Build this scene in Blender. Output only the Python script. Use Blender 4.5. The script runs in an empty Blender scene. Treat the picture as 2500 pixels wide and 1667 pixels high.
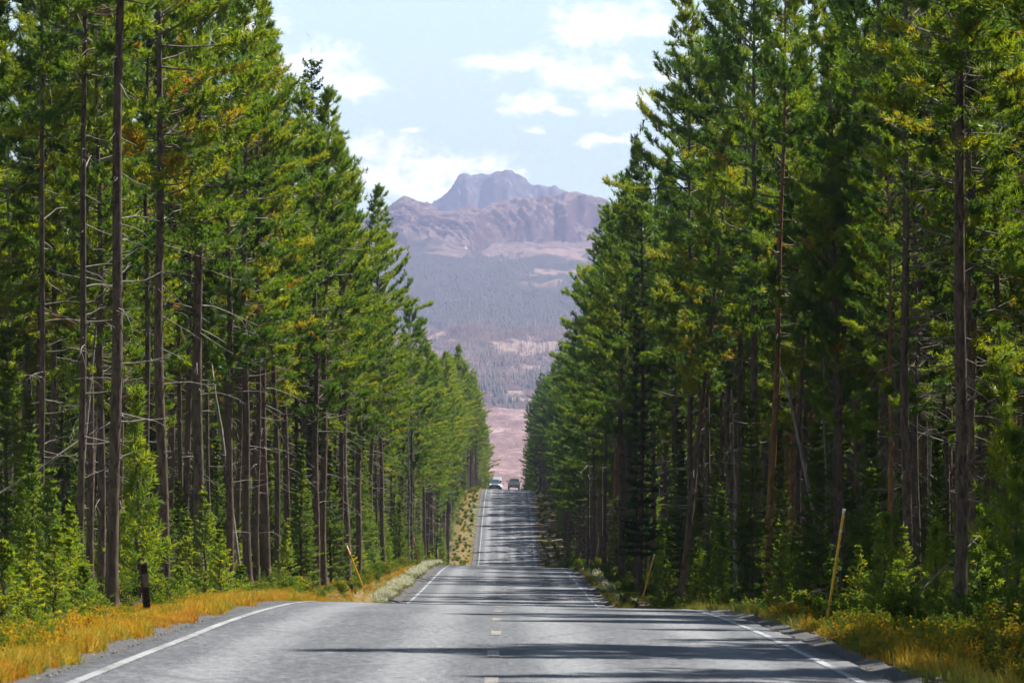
import bpy, bmesh, math, random
import numpy as np
from mathutils import Vector, Matrix

R = math.radians
SC = bpy.context.scene
COL = SC.collection
rng = np.random.default_rng(7)
random.seed(7)

# ------------------------------------------------------------------ camera
F = 12000.0            # focal length in photograph pixels (2500 wide)
CX, CY = 1241.0, 1246.0  # where the level line along the road meets the photograph
CAMZ = 1.45
cam_d = bpy.data.cameras.new('camera')
cam = bpy.data.objects.new('camera', cam_d)
COL.objects.link(cam)
cam_d.sensor_width = 36.0
cam_d.lens = F / 2500.0 * 36.0
cam_d.clip_start = 1.0
cam_d.clip_end = 60000.0
cam.location = (0, 0, CAMZ)
cam.rotation_euler = (R(90) + math.atan((CY - 833.5) / F), 0, -math.atan((1250 - CX) / F))
cam_d.dof.use_dof = True
cam_d.dof.focus_distance = 190.0
cam_d.dof.aperture_fstop = 10.0
SC.camera = cam

# ------------------------------------------------------------------ light
SUN_EL, SUN_AZ = 56.0, 51.0      # azimuth clockwise from the road direction (+Y)
EXPOSURE = 1.2
sd = bpy.data.lights.new('sun', 'SUN')
sun = bpy.data.objects.new('sun', sd)
COL.objects.link(sun)
sd.energy = 5.0
sd.angle = R(0.53)
sd.color = (1.0, 0.955, 0.87)
svec = Vector((math.sin(R(SUN_AZ)) * math.cos(R(SUN_EL)), math.cos(R(SUN_AZ)) * math.cos(R(SUN_EL)), math.sin(R(SUN_EL))))
sun.rotation_euler = (-svec).to_track_quat('-Z', 'Y').to_euler()
sun.location = svec * 300

SC.view_settings.view_transform = 'Standard'
SC.view_settings.look = 'None'
SC.view_settings.gamma = 1.0
SC.view_settings.use_curve_mapping = False
SC.view_settings.exposure = EXPOSURE
SC.render.engine = 'CYCLES'
cy = SC.cycles
cy.max_bounces = 5
cy.diffuse_bounces = 1
cy.glossy_bounces = 2
cy.transmission_bounces = 4
cy.transparent_max_bounces = 8
cy.volume_bounces = 0
cy.use_denoising = True
cy.denoiser = 'OPENIMAGEDENOISE'
cy.denoising_input_passes = 'RGB'
cy.denoising_prefilter = 'NONE'
cy.use_adaptive_sampling = False
cy.caustics_reflective = False
cy.caustics_refractive = False
cy.sample_clamp_indirect = 6.0


class E:
    """tiny wrapper so that shader maths can be written as expressions"""
    def __init__(s, nt, v):
        s.nt, s.v = nt, v

    def _m(s, op, *a, clamp=False):
        n = s.nt.nodes.new('ShaderNodeMath')
        n.operation = op
        n.use_clamp = clamp
        for i, x in enumerate((s,) + a):
            x = x.v if isinstance(x, E) else x
            if isinstance(x, (int, float)):
                n.inputs[i].default_value = x
            else:
                s.nt.links.new(x, n.inputs[i])
        return E(s.nt, n.outputs[0])

    def __add__(s, o): return s._m('ADD', o)
    def __radd__(s, o): return s._m('ADD', o)
    def __sub__(s, o): return s._m('SUBTRACT', o)
    def __rsub__(s, o): return (s * -1.0) + o
    def __mul__(s, o): return s._m('MULTIPLY', o)
    def __rmul__(s, o): return s._m('MULTIPLY', o)
    def __truediv__(s, o): return s._m('DIVIDE', o)
    def max(s, o): return s._m('MAXIMUM', o)
    def min(s, o): return s._m('MINIMUM', o)
    def smax(s, o, k): return s._m('SMOOTH_MAX', o, k)
    def sqrt(s): return s._m('SQRT')
    def abs(s): return s._m('ABSOLUTE')
    def atan2(s, o): return s._m('ARCTAN2', o)
    def gt(s, o): return s._m('GREATER_THAN', o)
    def clamp(s): return s._m('ADD', 0.0, clamp=True)

    def ss(s, a, b):
        n = s.nt.nodes.new('ShaderNodeMapRange')
        n.interpolation_type = 'SMOOTHSTEP'
        s.nt.links.new(s.v, n.inputs[0])
        n.inputs[1].default_value = a
        n.inputs[2].default_value = b
        return E(s.nt, n.outputs[0])


def noise(nt, vec, scale, detail=4, rough=0.55, dist=0.0, out=0):
    n = nt.nodes.new('ShaderNodeTexNoise')
    n.inputs['Scale'].default_value = scale
    n.inputs['Detail'].default_value = detail
    n.inputs['Roughness'].default_value = rough
    n.inputs['Distortion'].default_value = dist
    if vec is not None:
        nt.links.new(vec, n.inputs['Vector'])
    return E(nt, n.outputs[out])


def combine(nt, x, y, z):
    n = nt.nodes.new('ShaderNodeCombineXYZ')
    for i, a in enumerate((x, y, z)):
        if isinstance(a, E):
            nt.links.new(a.v, n.inputs[i])
        else:
            n.inputs[i].default_value = a
    return n.outputs[0]


def separate(nt, v):
    n = nt.nodes.new('ShaderNodeSeparateXYZ')
    nt.links.new(v, n.inputs[0])
    return [E(nt, o) for o in n.outputs]


def mixc(nt, fac, a, b):
    n = nt.nodes.new('ShaderNodeMix')
    n.data_type = 'RGBA'
    for sock, val in ((n.inputs[0], fac), (n.inputs[6], a), (n.inputs[7], b)):
        if isinstance(val, E):
            val = val.v
        if isinstance(val, (tuple, list)):
            sock.default_value = tuple(val) + ((1.0,) if len(val) == 3 else ())
        elif isinstance(val, (int, float)):
            sock.default_value = val
        else:
            nt.links.new(val, sock)
    return n.outputs[2]


def ramp(nt, fac, stops, interp='LINEAR'):
    n = nt.nodes.new('ShaderNodeValToRGB')
    cr = n.color_ramp
    cr.interpolation = interp
    while len(cr.elements) < len(stops):
        cr.elements.new(0.5)
    for e, (p, c) in zip(cr.elements, stops):
        e.position = p
        e.color = tuple(c) + (1.0,)
    nt.links.new(fac.v if isinstance(fac, E) else fac, n.inputs[0])
    return n.outputs[0]


# world: physical sky with fair-weather clouds
world = bpy.data.worlds.new('World')
SC.world = world
world.use_nodes = True
nt = world.node_tree
nt.nodes.clear()
wout = nt.nodes.new('ShaderNodeOutputWorld')
bg = nt.nodes.new('ShaderNodeBackground')
sky = nt.nodes.new('ShaderNodeTexSky')
sky.sky_type = 'NISHITA'
sky.sun_disc = False
sky.sun_elevation = R(SUN_EL)
sky.sun_rotation = R(SUN_AZ)
sky.altitude = 2300
sky.air_density = 1.0
sky.dust_density = 0.6
sky.ozone_density = 1.0
tc = nt.nodes.new('ShaderNodeTexCoord')
dx, dy, dz = separate(nt, tc.outputs['Generated'])
hor = (dx * dx + dy * dy).sqrt().max(0.001)
az = dx.atan2(dy)
el = dz / hor
K = 12000.0
# pale veil of summer haze low over the horizon, clearer blue overhead
veil = el.ss(0.4, 0.0) * 0.66 + 0.02
skyw = mixc(nt, veil, sky.outputs[0], (13.0, 16.8, 15.2))
cl_lo, cl_hi = (14.8, 16.2, 17.0), (22.5, 22.6, 22.4)
# scattered cloud all round the sky
front = (az.abs().ss(0.13, 0.2)).max(el.ss(0.12, 0.2))
gen = (noise(nt, combine(nt, az * 1.0, el * 2.4, 9.0), 11.0, 6, 0.6) - 0.66) * 6.0
gmask = gen.ss(-0.1, 0.55) * front * (el.ss(0.0, 0.02)) * 0.9
wide = mixc(nt, gmask, skyw, cl_hi)
bgw = nt.nodes.new('ShaderNodeBackground')
nt.links.new(wide, bgw.inputs[0])
# the cloud bank over the mountains ahead
coord = combine(nt, az, el * 1.7, 0.0)
warp1 = noise(nt, coord, 45.0, 4, 0.6) - 0.5
warp2 = noise(nt, combine(nt, az + 7.3, el * 1.7, 3.1), 45.0, 4, 0.6) - 0.5
azw = az + warp1 * 0.018
elw = el + warp2 * 0.010
# cloud lobes: azimuth and elevation of each (x, y, rx, ry on a 2352 px wide view)
LOBES = [(1385, 55, 100, 50), (1475, 72, 80, 28), (1330, 60, 50, 30),
         (1130, 130, 62, 20), (1230, 132, 95, 40), (1330, 165, 105, 48), (1425, 155, 45, 25), (1415, 235, 70, 34), (1225, 238, 62, 34), (1290, 262, 36, 14),
         (715, 152, 85, 52), (800, 180, 85, 28),
         (880, 345, 95, 50), (985, 385, 120, 50), (1095, 372, 75, 34), (870, 420, 100, 55), (970, 440, 110, 34), (1150, 400, 50, 20),
         (942, 288, 30, 9), (1236, 299, 40, 10), (1425, 322, 66, 16), (1512, 158, 40, 20), (560, 60, 120, 40), (1750, 90, 150, 50), (300, 250, 180, 60), (1950, 330, 200, 70)]
f = None
for (lx, ly, rx, ry) in LOBES:
    q = 2500.0 / 2352.0
    a0, e0 = (lx * q - CX) / F, (CY - ly * q) / F
    u = (azw - a0) * (F / (rx * q))
    v = (elw - e0) * (F / (ry * q))
    d = 1.0 - (u * u + v * v).sqrt()
    f = d if f is None else f.smax(d, 0.25)
fine = noise(nt, combine(nt, az, el * 1.5, 1.7), 150.0, 6, 0.62) - 0.5
fine2 = noise(nt, combine(nt, az, el * 1.5, 5.7), 520.0, 4, 0.6) - 0.5
dens = f.max(-1.5) + fine * 2.6 + fine2 * 0.9
mask = (dens.ss(-0.35, 0.9) * 0.97).max(gmask)
shade = noise(nt, combine(nt, az, el * 1.3 + 0.01, 2.2), 90.0, 5, 0.55)
ccol = mixc(nt, (shade + dens * 0.3).ss(0.35, 0.85), cl_lo, cl_hi)
nt.links.new(mixc(nt, mask, skyw, ccol), bg.inputs[0])
bg.inputs[1].default_value = bgw.inputs[1].default_value = 0.05
ahead = (az.abs()._m('LESS_THAN', 0.16)) * (el.gt(0.0)) * (el._m('LESS_THAN', 0.16))
ms = nt.nodes.new('ShaderNodeMixShader')
nt.links.new(ahead.v, ms.inputs[0])
nt.links.new(bgw.outputs[0], ms.inputs[1])
nt.links.new(bg.outputs[0], ms.inputs[2])
nt.links.new(ms.outputs[0], wout.inputs[0])


# ------------------------------------------------------------------ terrain profile
def pchip(xs, ys):
    xs, ys = np.array(xs, float), np.array(ys, float)
    h = np.diff(xs)
    dl = np.diff(ys) / h
    m = np.zeros_like(xs)
    m[1:-1] = np.where(dl[:-1] * dl[1:] > 0, 2 * dl[:-1] * dl[1:] / (dl[:-1] + dl[1:] + 1e-12), 0)
    m[0], m[-1] = dl[0], dl[-1]

    def fn(x):
        x = np.clip(np.asarray(x, float), xs[0], xs[-1])
        i = np.clip(np.searchsorted(xs, x) - 1, 0, len(xs) - 2)
        t = (x - xs[i]) / h[i]
        return ((1 + 2 * t) * (1 - t) ** 2 * ys[i] + t * (1 - t) ** 2 * h[i] * m[i]
                + t * t * (3 - 2 * t) * ys[i + 1] + t * t * (t - 1) * h[i] * m[i + 1])
    return fn


_p = [(-150, -1.5), (0, -1.45), (41, -1.45), (58, -1.45), (65, -1.465), (75, -1.53), (87, -1.68), (100, -1.95), (115, -2.35), (130, -2.76),
      (150, -3.1), (180, -3.3), (220, -3.25), (255, -3.2), (275, -3.23), (290, -3.31), (305, -3.46), (330, -3.95), (380, -5.1), (450, -6.2), (515, -6.75),
      (571, -6.35), (610, -4.4), (649, -2.16), (710, 0.75), (777, 3.05), (811, 3.45), (850, 3.2), (900, 2.0), (1000, -3), (1150, -10), (1400, -20)]
ZC = pchip([a for a, b in _p], [b + CAMZ for a, b in _p])
_q = [(-150, -1.6), (0, -1.5), (70, -1.6), (100, -2.02), (150, -2.1), (200, -2.6), (260, -3.0), (310, -3.5), (400, -5.0), (500, -6.3), (571, -6.0), (610, -4.2),
      (649, -2.0), (710, 0.8), (777, 3.1), (820, 3.4), (900, 1.8), (1000, -3), (1150, -10), (1400, -20)]
ZL = pchip([a for a, b in _q], [b + CAMZ for a, b in _q])
XC = -0.15           # centre line
SUPER = 0.022        # the whole road leans down to the right


def vnoise2(x, y, seed=0):
    """value noise on arrays"""
    xi, yi = np.floor(x).astype(np.int64), np.floor(y).astype(np.int64)
    fx, fy = x - xi, y - yi
    fx, fy = fx * fx * (3 - 2 * fx), fy * fy * (3 - 2 * fy)

    def h(a, b):
        n = (a * 374761393 + b * 668265263 + seed * 1442695041) & 0xffffffff
        n = ((n ^ (n >> 13)) * 1274126177) & 0xffffffff
        return ((n ^ (n >> 16)) & 0xffff) / 65535.0
    return (h(xi, yi) * (1 - fx) + h(xi + 1, yi) * fx) * (1 - fy) + (h(xi, yi + 1) * (1 - fx) + h(xi + 1, yi + 1) * fx) * fy


def fbm(x, y, o=4, seed=0, gain=0.5):
    s, a, n = 0, 1.0, 0
    for i in range(o):
        s = s + a * vnoise2(x * 2 ** i + 17.3 * i, y * 2 ** i + 5.1 * i, seed + i)
        n += a
        a *= gain
    return s / n


def ridged(x, y, o=5, seed=0, gain=0.55):
    s, a, n = 0, 1.0, 0
    for i in range(o):
        s = s + a * (1 - np.abs(2 * vnoise2(x * 2 ** i + 9.1 * i, y * 2 ** i + 3.7 * i, seed + i) - 1))
        n += a
        a *= gain
    return s / n


def sstep(a, b, x):
    t = np.clip((x - a) / (b - a), 0, 1)
    return t * t * (3 - 2 * t)


def zroad(x, y):
    return ZC(y) - SUPER * np.clip(x, -6, 6)


def zground(x, y):
    x, y = np.asarray(x, float), np.asarray(y, float)
    base = zroad(x, y)
    ax = np.abs(x - XC)
    left = sstep(4.6, 8.5, -x)
    z = base * (1 - left) + left * (ZL(y) - 0.0)
    z = z - 0.16 * sstep(3.9, 5.2, ax)
    z = z - 0.07 * (1 - sstep(3.6, 4.1, ax))
    nz = (fbm(x * 0.45, y * 0.45, 4, 3) - 0.5)
    z = z + nz * 0.55 * sstep(4.3, 8, ax) + nz * 0.06 * sstep(3.9, 4.6, ax)
    z = z + 0.02 * np.clip(ax - 12, 0, 60)
    return z


def zg(x, y):
    return float(zground(np.array([x]), np.array([y]))[0])


def px2x(px, D):
    return (px - CX) / F * D


# ------------------------------------------------------------------ mesh helpers
def mesh_from(name, V, faces, mats, smooth=False, tint=None, midx=None):
    me = bpy.data.meshes.new(name)
    V = np.asarray(V, np.float32)
    if isinstance(faces, np.ndarray):
        n, k = faces.shape
        me.vertices.add(len(V))
        me.vertices.foreach_set('co', V.ravel())
        me.loops.add(n * k)
        me.loops.foreach_set('vertex_index', faces.astype(np.int32).ravel())
        me.polygons.add(n)
        me.polygons.foreach_set('loop_start', np.arange(0, n * k, k, dtype=np.int32))
        me.polygons.foreach_set('loop_total', np.full(n, k, np.int32))
    else:
        me.from_pydata([tuple(v) for v in V], [], faces)
    for m in (mats if isinstance(mats, (list, tuple)) else [mats]):
        me.materials.append(m)
    if midx is not None:
        me.polygons.foreach_set('material_index', np.asarray(midx, np.int32))
    if smooth:
        me.polygons.foreach_set('use_smooth', np.ones(len(me.polygons), bool))
    if tint is not None:
        at = me.attributes.new('tint', 'FLOAT', 'POINT')
        at.data.foreach_set('value', np.asarray(tint, np.float32))
    me.update()
    me.validate()
    return me


def obj(name, me, parent=None, **props):
    o = bpy.data.objects.new(name, me)
    COL.objects.link(o)
    if parent is not None:
        o.parent = parent
    for k, v in props.items():
        o[k] = v
    return o


def thing(name, loc, rz, label, cat, group=None, scale=1.0):
    o = bpy.data.objects.new(name, None)
    COL.objects.link(o)
    o.empty_display_size = 0.2
    o.location = loc
    o.rotation_euler = (0, 0, rz)
    o.scale = (scale,) * 3 if not isinstance(scale, tuple) else scale
    o['label'] = label
    o['category'] = cat
    if group:
        o['group'] = group
    return o


class MB:
    """collects simple solids into one mesh"""
    def __init__(s):
        s.V, s.Fc = [], []

    def add(s, verts, faces):
        b = len(s.V)
        s.V += [tuple(v) for v in verts]
        s.Fc += [tuple(i + b for i in f) for f in faces]

    def box(s, x0, x1, y0, y1, z0, z1):
        s.add([(x0, y0, z0), (x1, y0, z0), (x1, y1, z0), (x0, y1, z0), (x0, y0, z1), (x1, y0, z1), (x1, y1, z1), (x0, y1, z1)],
              [(0, 3, 2, 1), (4, 5, 6, 7), (0, 1, 5, 4), (1, 2, 6, 5), (2, 3, 7, 6), (3, 0, 4, 7)])

    def tube(s, pts, rad, n=6, cap=True):
        pts = [Vector(p) for p in pts]
        if not isinstance(rad, (list, tuple)):
            rad = [rad] * len(pts)
        b = len(s.V)
        up = Vector((0.13, 0.97, 0.21)).normalized()
        for i, p in enumerate(pts):
            d = (pts[min(i + 1, len(pts) - 1)] - pts[max(i - 1, 0)]).normalized()
            e1 = d.cross(up)
            if e1.length < 1e-3:
                e1 = d.cross(Vector((1, 0, 0)))
            e1.normalize()
            e2 = d.cross(e1)
            for k in range(n):
                a = 2 * math.pi * k / n
                s.V.append(tuple(p + (e1 * math.cos(a) + e2 * math.sin(a)) * rad[i]))
        for i in range(len(pts) - 1):
            for k in range(n):
                a0, a1 = b + i * n + k, b + i * n + (k + 1) % n
                s.Fc.append((a0, a0 + n, a1 + n, a1))
        if cap:
            s.Fc.append(tuple(b + k for k in range(n)))
            s.Fc.append(tuple(b + (len(pts) - 1) * n + k for k in reversed(range(n))))

    def mesh(s, name, mat, smooth=False):
        return mesh_from(name, np.array(s.V), s.Fc, mat, smooth)


# ------------------------------------------------------------------ materials
def new_mat(name):
    m = bpy.data.materials.new(name)
    m.use_nodes = True
    nt = m.node_tree
    p = nt.nodes['Principled BSDF']
    return m, nt, p


def simple(name, col, rough=0.6, metal=0.0, spec=0.5, emit=None, es=0, var=0.15, scale=8.0):
    m, nt, p = new_mat(name)
    t = nt.nodes.new('ShaderNodeTexCoord')
    n = noise(nt, t.outputs['Object'], scale, 4)
    c0 = tuple(c * (1 - var) for c in col)
    c1 = tuple(min(1, c * (1 + var)) for c in col)
    nt.links.new(mixc(nt, n.ss(0.3, 0.7), c0, c1), p.inputs['Base Color'])
    p.inputs['Roughness'].default_value = rough
    p.inputs['Metallic'].default_value = metal
    p.inputs['Specular IOR Level'].default_value = spec
    if emit:
        p.inputs['Emission Color'].default_value = emit + (1,)
        p.inputs['Emission Strength'].default_value = es
    return m


def bump(nt, p, h, strength, dist):
    b = nt.nodes.new('ShaderNodeBump')
    b.inputs['Strength'].default_value = strength
    b.inputs['Distance'].default_value = dist
    nt.links.new(h.v if isinstance(h, E) else h, b.inputs['Height'])
    nt.links.new(b.outputs[0], p.inputs['Normal'])


def attr(nt, name):
    n = nt.nodes.new('ShaderNodeAttribute')
    n.attribute_name = name
    return E(nt, n.outputs['Fac'])


def foliage(name, stops, trans=0.4, rough=0.45, spec=0.35, objvar=0.25, tr_tint=(1.8, 1.7, 0.45)):
    m, nt, p = new_mat(name)
    t = attr(nt, 'tint')
    oi = nt.nodes.new('ShaderNodeObjectInfo')
    rnd = E(nt, oi.outputs['Random'])
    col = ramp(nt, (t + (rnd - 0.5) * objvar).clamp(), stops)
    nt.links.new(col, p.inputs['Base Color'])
    p.inputs['Roughness'].default_value = rough
    p.inputs['Specular IOR Level'].default_value = spec
    tr = nt.nodes.new('ShaderNodeBsdfTranslucent')
    mul = nt.nodes.new('ShaderNodeMix')
    mul.data_type = 'RGBA'
    mul.blend_type = 'MULTIPLY'
    mul.inputs[0].default_value = 1.0
    nt.links.new(col, mul.inputs[6])
    mul.inputs[7].default_value = tr_tint + (1,)
    nt.links.new(mul.outputs[2], tr.inputs[0])
    mx = nt.nodes.new('ShaderNodeMixShader')
    mx.inputs[0].default_value = trans
    nt.links.new(p.outputs[0], mx.inputs[1])
    nt.links.new(tr.outputs[0], mx.inputs[2])
    nt.links.new(mx.outputs[0], nt.nodes['Material Output'].inputs[0])
    return m


M = {}
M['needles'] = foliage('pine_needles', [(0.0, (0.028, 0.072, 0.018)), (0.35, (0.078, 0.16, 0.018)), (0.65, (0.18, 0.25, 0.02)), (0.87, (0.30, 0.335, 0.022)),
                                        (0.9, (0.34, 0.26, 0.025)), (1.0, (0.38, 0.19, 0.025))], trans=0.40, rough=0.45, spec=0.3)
M['fir'] = foliage('fir_needles', [(0.0, (0.012, 0.034, 0.014)), (0.45, (0.055, 0.11, 0.022)), (1.0, (0.15, 0.20, 0.022))], trans=0.35, rough=0.6, spec=0.12)
M['young'] = foliage('young_needles', [(0.0, (0.05, 0.11, 0.024)), (0.5, (0.135, 0.205, 0.03)), (0.9, (0.28, 0.30, 0.03)), (1.0, (0.36, 0.28, 0.03))], trans=0.45, rough=0.6, spec=0.12)
M['leaf'] = foliage('shrub_leaves', [(0.0, (0.035, 0.09, 0.015)), (0.5, (0.09, 0.15, 0.02)), (0.8, (0.2, 0.2, 0.02)), (1.0, (0.5, 0.27, 0.02))], trans=0.4, rough=0.6, spec=0.15)


def bark_mat(name, c0, c1, c2):
    m, nt, p = new_mat(name)
    t = nt.nodes.new('ShaderNodeTexCoord')
    mp = nt.nodes.new('ShaderNodeMapping')
    mp.inputs['Scale'].default_value = (1, 1, 0.3)
    nt.links.new(t.outputs['Object'], mp.inputs[0])
    n1 = noise(nt, mp.outputs[0], 11.0, 6, 0.72)
    n2 = noise(nt, mp.outputs[0], 55.0, 4, 0.6)
    n3 = noise(nt, t.outputs['Object'], 1.1, 3)
    oi = nt.nodes.new('ShaderNodeObjectInfo')
    rnd = E(nt, oi.outputs['Random'])
    base = mixc(nt, (n3.ss(0.3, 0.7) * 0.5 + rnd * 0.5).clamp(), c0, c1)
    col = mixc(nt, (n1.ss(0.40, 0.58)), c2, base)
    col = mixc(nt, n2.ss(0.35, 0.75) * 0.35, col, tuple(min(1, c * 1.7) for c in c1))
    nt.links.new(col, p.inputs['Base Color'])
    p.inputs['Roughness'].default_value = 0.9
    p.inputs['Specular IOR Level'].default_value = 0.15
    bump(nt, p, n1 * 0.7 + n2 * 0.5, 0.7, 0.03)
    return m


M['bark'] = bark_mat('pine_bark', (0.11, 0.088, 0.075), (0.19, 0.135, 0.10), (0.032, 0.026, 0.024))
M['bark_orange'] = bark_mat('orange_bark', (0.22, 0.12, 0.055), (0.3, 0.16, 0.07), (0.1, 0.055, 0.03))
M['deadwood'] = bark_mat('weathered_wood', (0.22, 0.2, 0.185), (0.32, 0.29, 0.26), (0.12, 0.105, 0.095))
M['twig'] = bark_mat('twig_wood', (0.11, 0.09, 0.075), (0.2, 0.17, 0.145), (0.06, 0.05, 0.045))
M['darkwood'] = bark_mat('dark_wood', (0.03, 0.022, 0.018), (0.05, 0.036, 0.028), (0.015, 0.012, 0.01))

# asphalt
m, nt, p = new_mat('asphalt')
g = nt.nodes.new('ShaderNodeNewGeometry')
x, y, z = separate(nt, g.outputs['Position'])
pos = g.outputs['Position']
n1 = noise(nt, pos, 9.0, 5, 0.7)
n2 = noise(nt, pos, 34.0, 3, 0.7)
n3 = noise(nt, combine(nt, x * 1.0, y * 0.10, 0.0), 1.2, 4, 0.6)
n4 = noise(nt, combine(nt, x * 0.25, y * 0.05, 4.0), 1.0, 3, 0.5)
xa = (x + 0.15).abs()
track = ((xa - 0.75).abs().ss(0.55, 0.05)).max((xa - 2.45).abs().ss(0.55, 0.05))
n5 = noise(nt, pos, 17.0, 2, 0.6)
val = n1.ss(0.3, 0.7) * 0.36 + n5.ss(0.32, 0.68) * 0.3 + n2.ss(0.2, 0.8) * 0.18 - 0.02 + n3 * 0.3 + n4 * 0.2 - 0.15 + track * 0.2 - 0.03
vor = nt.nodes.new('ShaderNodeTexVoronoi')
vor.feature = 'DISTANCE_TO_EDGE'
vor.inputs['Scale'].default_value = 0.3
wv = combine(nt, x * 0.6 + n1 * 0.5, y * 0.35 + n2 * 0.2, 0.0)
nt.links.new(wv, vor.inputs['Vector'])
crack = E(nt, vor.outputs[0]).ss(0.012, 0.0) * n4.ss(0.4, 0.6)
col = ramp(nt, val, [(0.2, (0.016, 0.018, 0.024)), (0.5, (0.073, 0.078, 0.09)), (0.8, (0.215, 0.218, 0.23))])
col = mixc(nt, crack * 0.6, col, (0.035, 0.036, 0.04))
nt.links.new(col, p.inputs['Base Color'])
p.inputs['Roughness'].default_value = 0.72
p.inputs['Specular IOR Level'].default_value = 0.4
bump(nt, p, n2 * 0.7 + n1 * 0.3, 0.5, 0.012)
M['asphalt'] = m


def paint(name, colr, under=(0.12, 0.12, 0.13), wear=0.5):
    m, nt, p = new_mat(name)
    g = nt.nodes.new('ShaderNodeNewGeometry')
    n1 = noise(nt, g.outputs['Position'], 16.0, 5, 0.7)
    n2 = noise(nt, g.outputs['Position'], 0.5, 3, 0.6)
    w = (n1 * 0.75 + n2 * 0.35).ss(wear, wear + 0.16)
    nt.links.new(mixc(nt, w, colr, under), p.inputs['Base Color'])
    p.inputs['Roughness'].default_value = 0.6
    return m


M['white_paint'] = paint('white_road_paint', (0.30, 0.31, 0.31), wear=0.48)
M['white_worn'] = paint('worn_white_road_paint', (0.34, 0.36, 0.38), wear=0.47)
M['yellow_paint'] = paint('yellow_road_paint', (0.40, 0.30, 0.17), wear=0.445)

m, nt, p = new_mat('gravel')
g = nt.nodes.new('ShaderNodeNewGeometry')
vor = nt.nodes.new('ShaderNodeTexVoronoi')
vor.inputs['Scale'].default_value = 48.0
nt.links.new(g.outputs['Position'], vor.inputs['Vector'])
n1 = noise(nt, g.outputs['Position'], 3.0, 5, 0.7)
vx, vy, vz = separate(nt, vor.outputs['Color'])
col = ramp(nt, vx * 0.7 + n1 * 0.3, [(0.0, (0.025, 0.025, 0.026)), (0.5, (0.062, 0.061, 0.062)), (1.0, (0.17, 0.162, 0.158))])
nt.links.new(col, p.inputs['Base Color'])
p.inputs['Roughness'].default_value = 0.9
bump(nt, p, E(nt, vor.outputs['Distance']) * -1.0, 0.8, 0.03)
M['gravel'] = m
M['stone'] = simple('grey_stone', (0.2, 0.19, 0.18), 0.9, var=0.5, scale=3)

m, nt, p = new_mat('forest_floor')
g = nt.nodes.new('ShaderNodeNewGeometry')
pos = g.outputs['Position']
n1 = noise(nt, pos, 0.7, 5, 0.65)
n2 = noise(nt, pos, 9.0, 5, 0.7)
col = mixc(nt, n2.ss(0.3, 0.7), (0.055, 0.04, 0.028), (0.15, 0.105, 0.065))
col = mixc(nt, n1.ss(0.45, 0.62) * 0.8, col, (0.10, 0.11, 0.03))
x, y, z = separate(nt, pos)
verge = (x * -1.0).ss(4.2, 4.8) * (x * -1.0).ss(7.5, 5.6)
col = mixc(nt, verge * n2.ss(0.3, 0.6) * 0.7, col, (0.26, 0.19, 0.07))
bank = x.ss(3.8, 4.6) * x.ss(9.0, 6.5)
col = mixc(nt, bank * n2.ss(0.35, 0.7) * 0.7, col, (0.2, 0.135, 0.11))
nt.links.new(col, p.inputs['Base Color'])
p.inputs['Roughness'].default_value = 0.95
p.inputs['Specular IOR Level'].default_value = 0.1
bump(nt, p, n2, 0.8, 0.06)
M['floor'] = m


def grass_mat(name, c_a, c_b, c_c, tip=None, trans=0.35):
    m, nt, p = new_mat(name)
    g = nt.nodes.new('ShaderNodeNewGeometry')
    t = attr(nt, 'tint')
    oi = nt.nodes.new('ShaderNodeObjectInfo')
    n1 = noise(nt, g.outputs['Position'], 1.1, 4, 0.65).ss(0.25, 0.75)
    k = (n1 * 0.75 + E(nt, oi.outputs['Random']) * 0.35 + t * 0.2 - 0.12)
    col = ramp(nt, k, [(0.2, c_a), (0.5, c_b), (0.78, c_c)])
    if tip:
        col = mixc(nt, t.ss(0.45, 0.75), col, tip)
    nt.links.new(col, p.inputs['Base Color'])
    p.inputs['Roughness'].default_value = 0.6
    p.inputs['Specular IOR Level'].default_value = 0.2
    tr = nt.nodes.new('ShaderNodeBsdfTranslucent')
    nt.links.new(col, tr.inputs[0])
    mx = nt.nodes.new('ShaderNodeMixShader')
    mx.inputs[0].default_value = trans
    nt.links.new(p.outputs[0], mx.inputs[1])
    nt.links.new(tr.outputs[0], mx.inputs[2])
    nt.links.new(mx.outputs[0], nt.nodes['Material Output'].inputs[0])
    return m


M['gold_grass'] = grass_mat('golden_grass', (0.52, 0.2, 0.015), (0.6, 0.36, 0.02), (0.34, 0.34, 0.035))
M['green_grass'] = grass_mat('green_grass', (0.10, 0.13, 0.02), (0.2, 0.2, 0.03), (0.4, 0.3, 0.04))
M['flower_grass'] = grass_mat('white_flower_heads', (0.13, 0.18, 0.04), (0.2, 0.24, 0.06), (0.34, 0.33, 0.1), tip=(0.58, 0.58, 0.4), trans=0.3)

# ------------------------------------------------------------------ ground, road
def strip_grid(name, xs_fn, ys, zfn, mat, smooth=True):
    """xs_fn(y) -> array of x; rows along ys"""
    rows = []
    for yv in ys:
        xv = xs_fn(yv)
        rows.append(np.stack([xv, np.full_like(xv, yv), zfn(xv, np.full_like(xv, yv))], 1))
    V = np.concatenate(rows)
    nx, ny = len(rows[0]), len(ys)
    i, j = np.meshgrid(np.arange(nx - 1), np.arange(ny - 1))
    a = (j * nx + i).ravel()
    Fc = np.stack([a, a + 1, a + 1 + nx, a + nx], 1)
    return mesh_from(name, V, Fc, mat, smooth)


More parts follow.
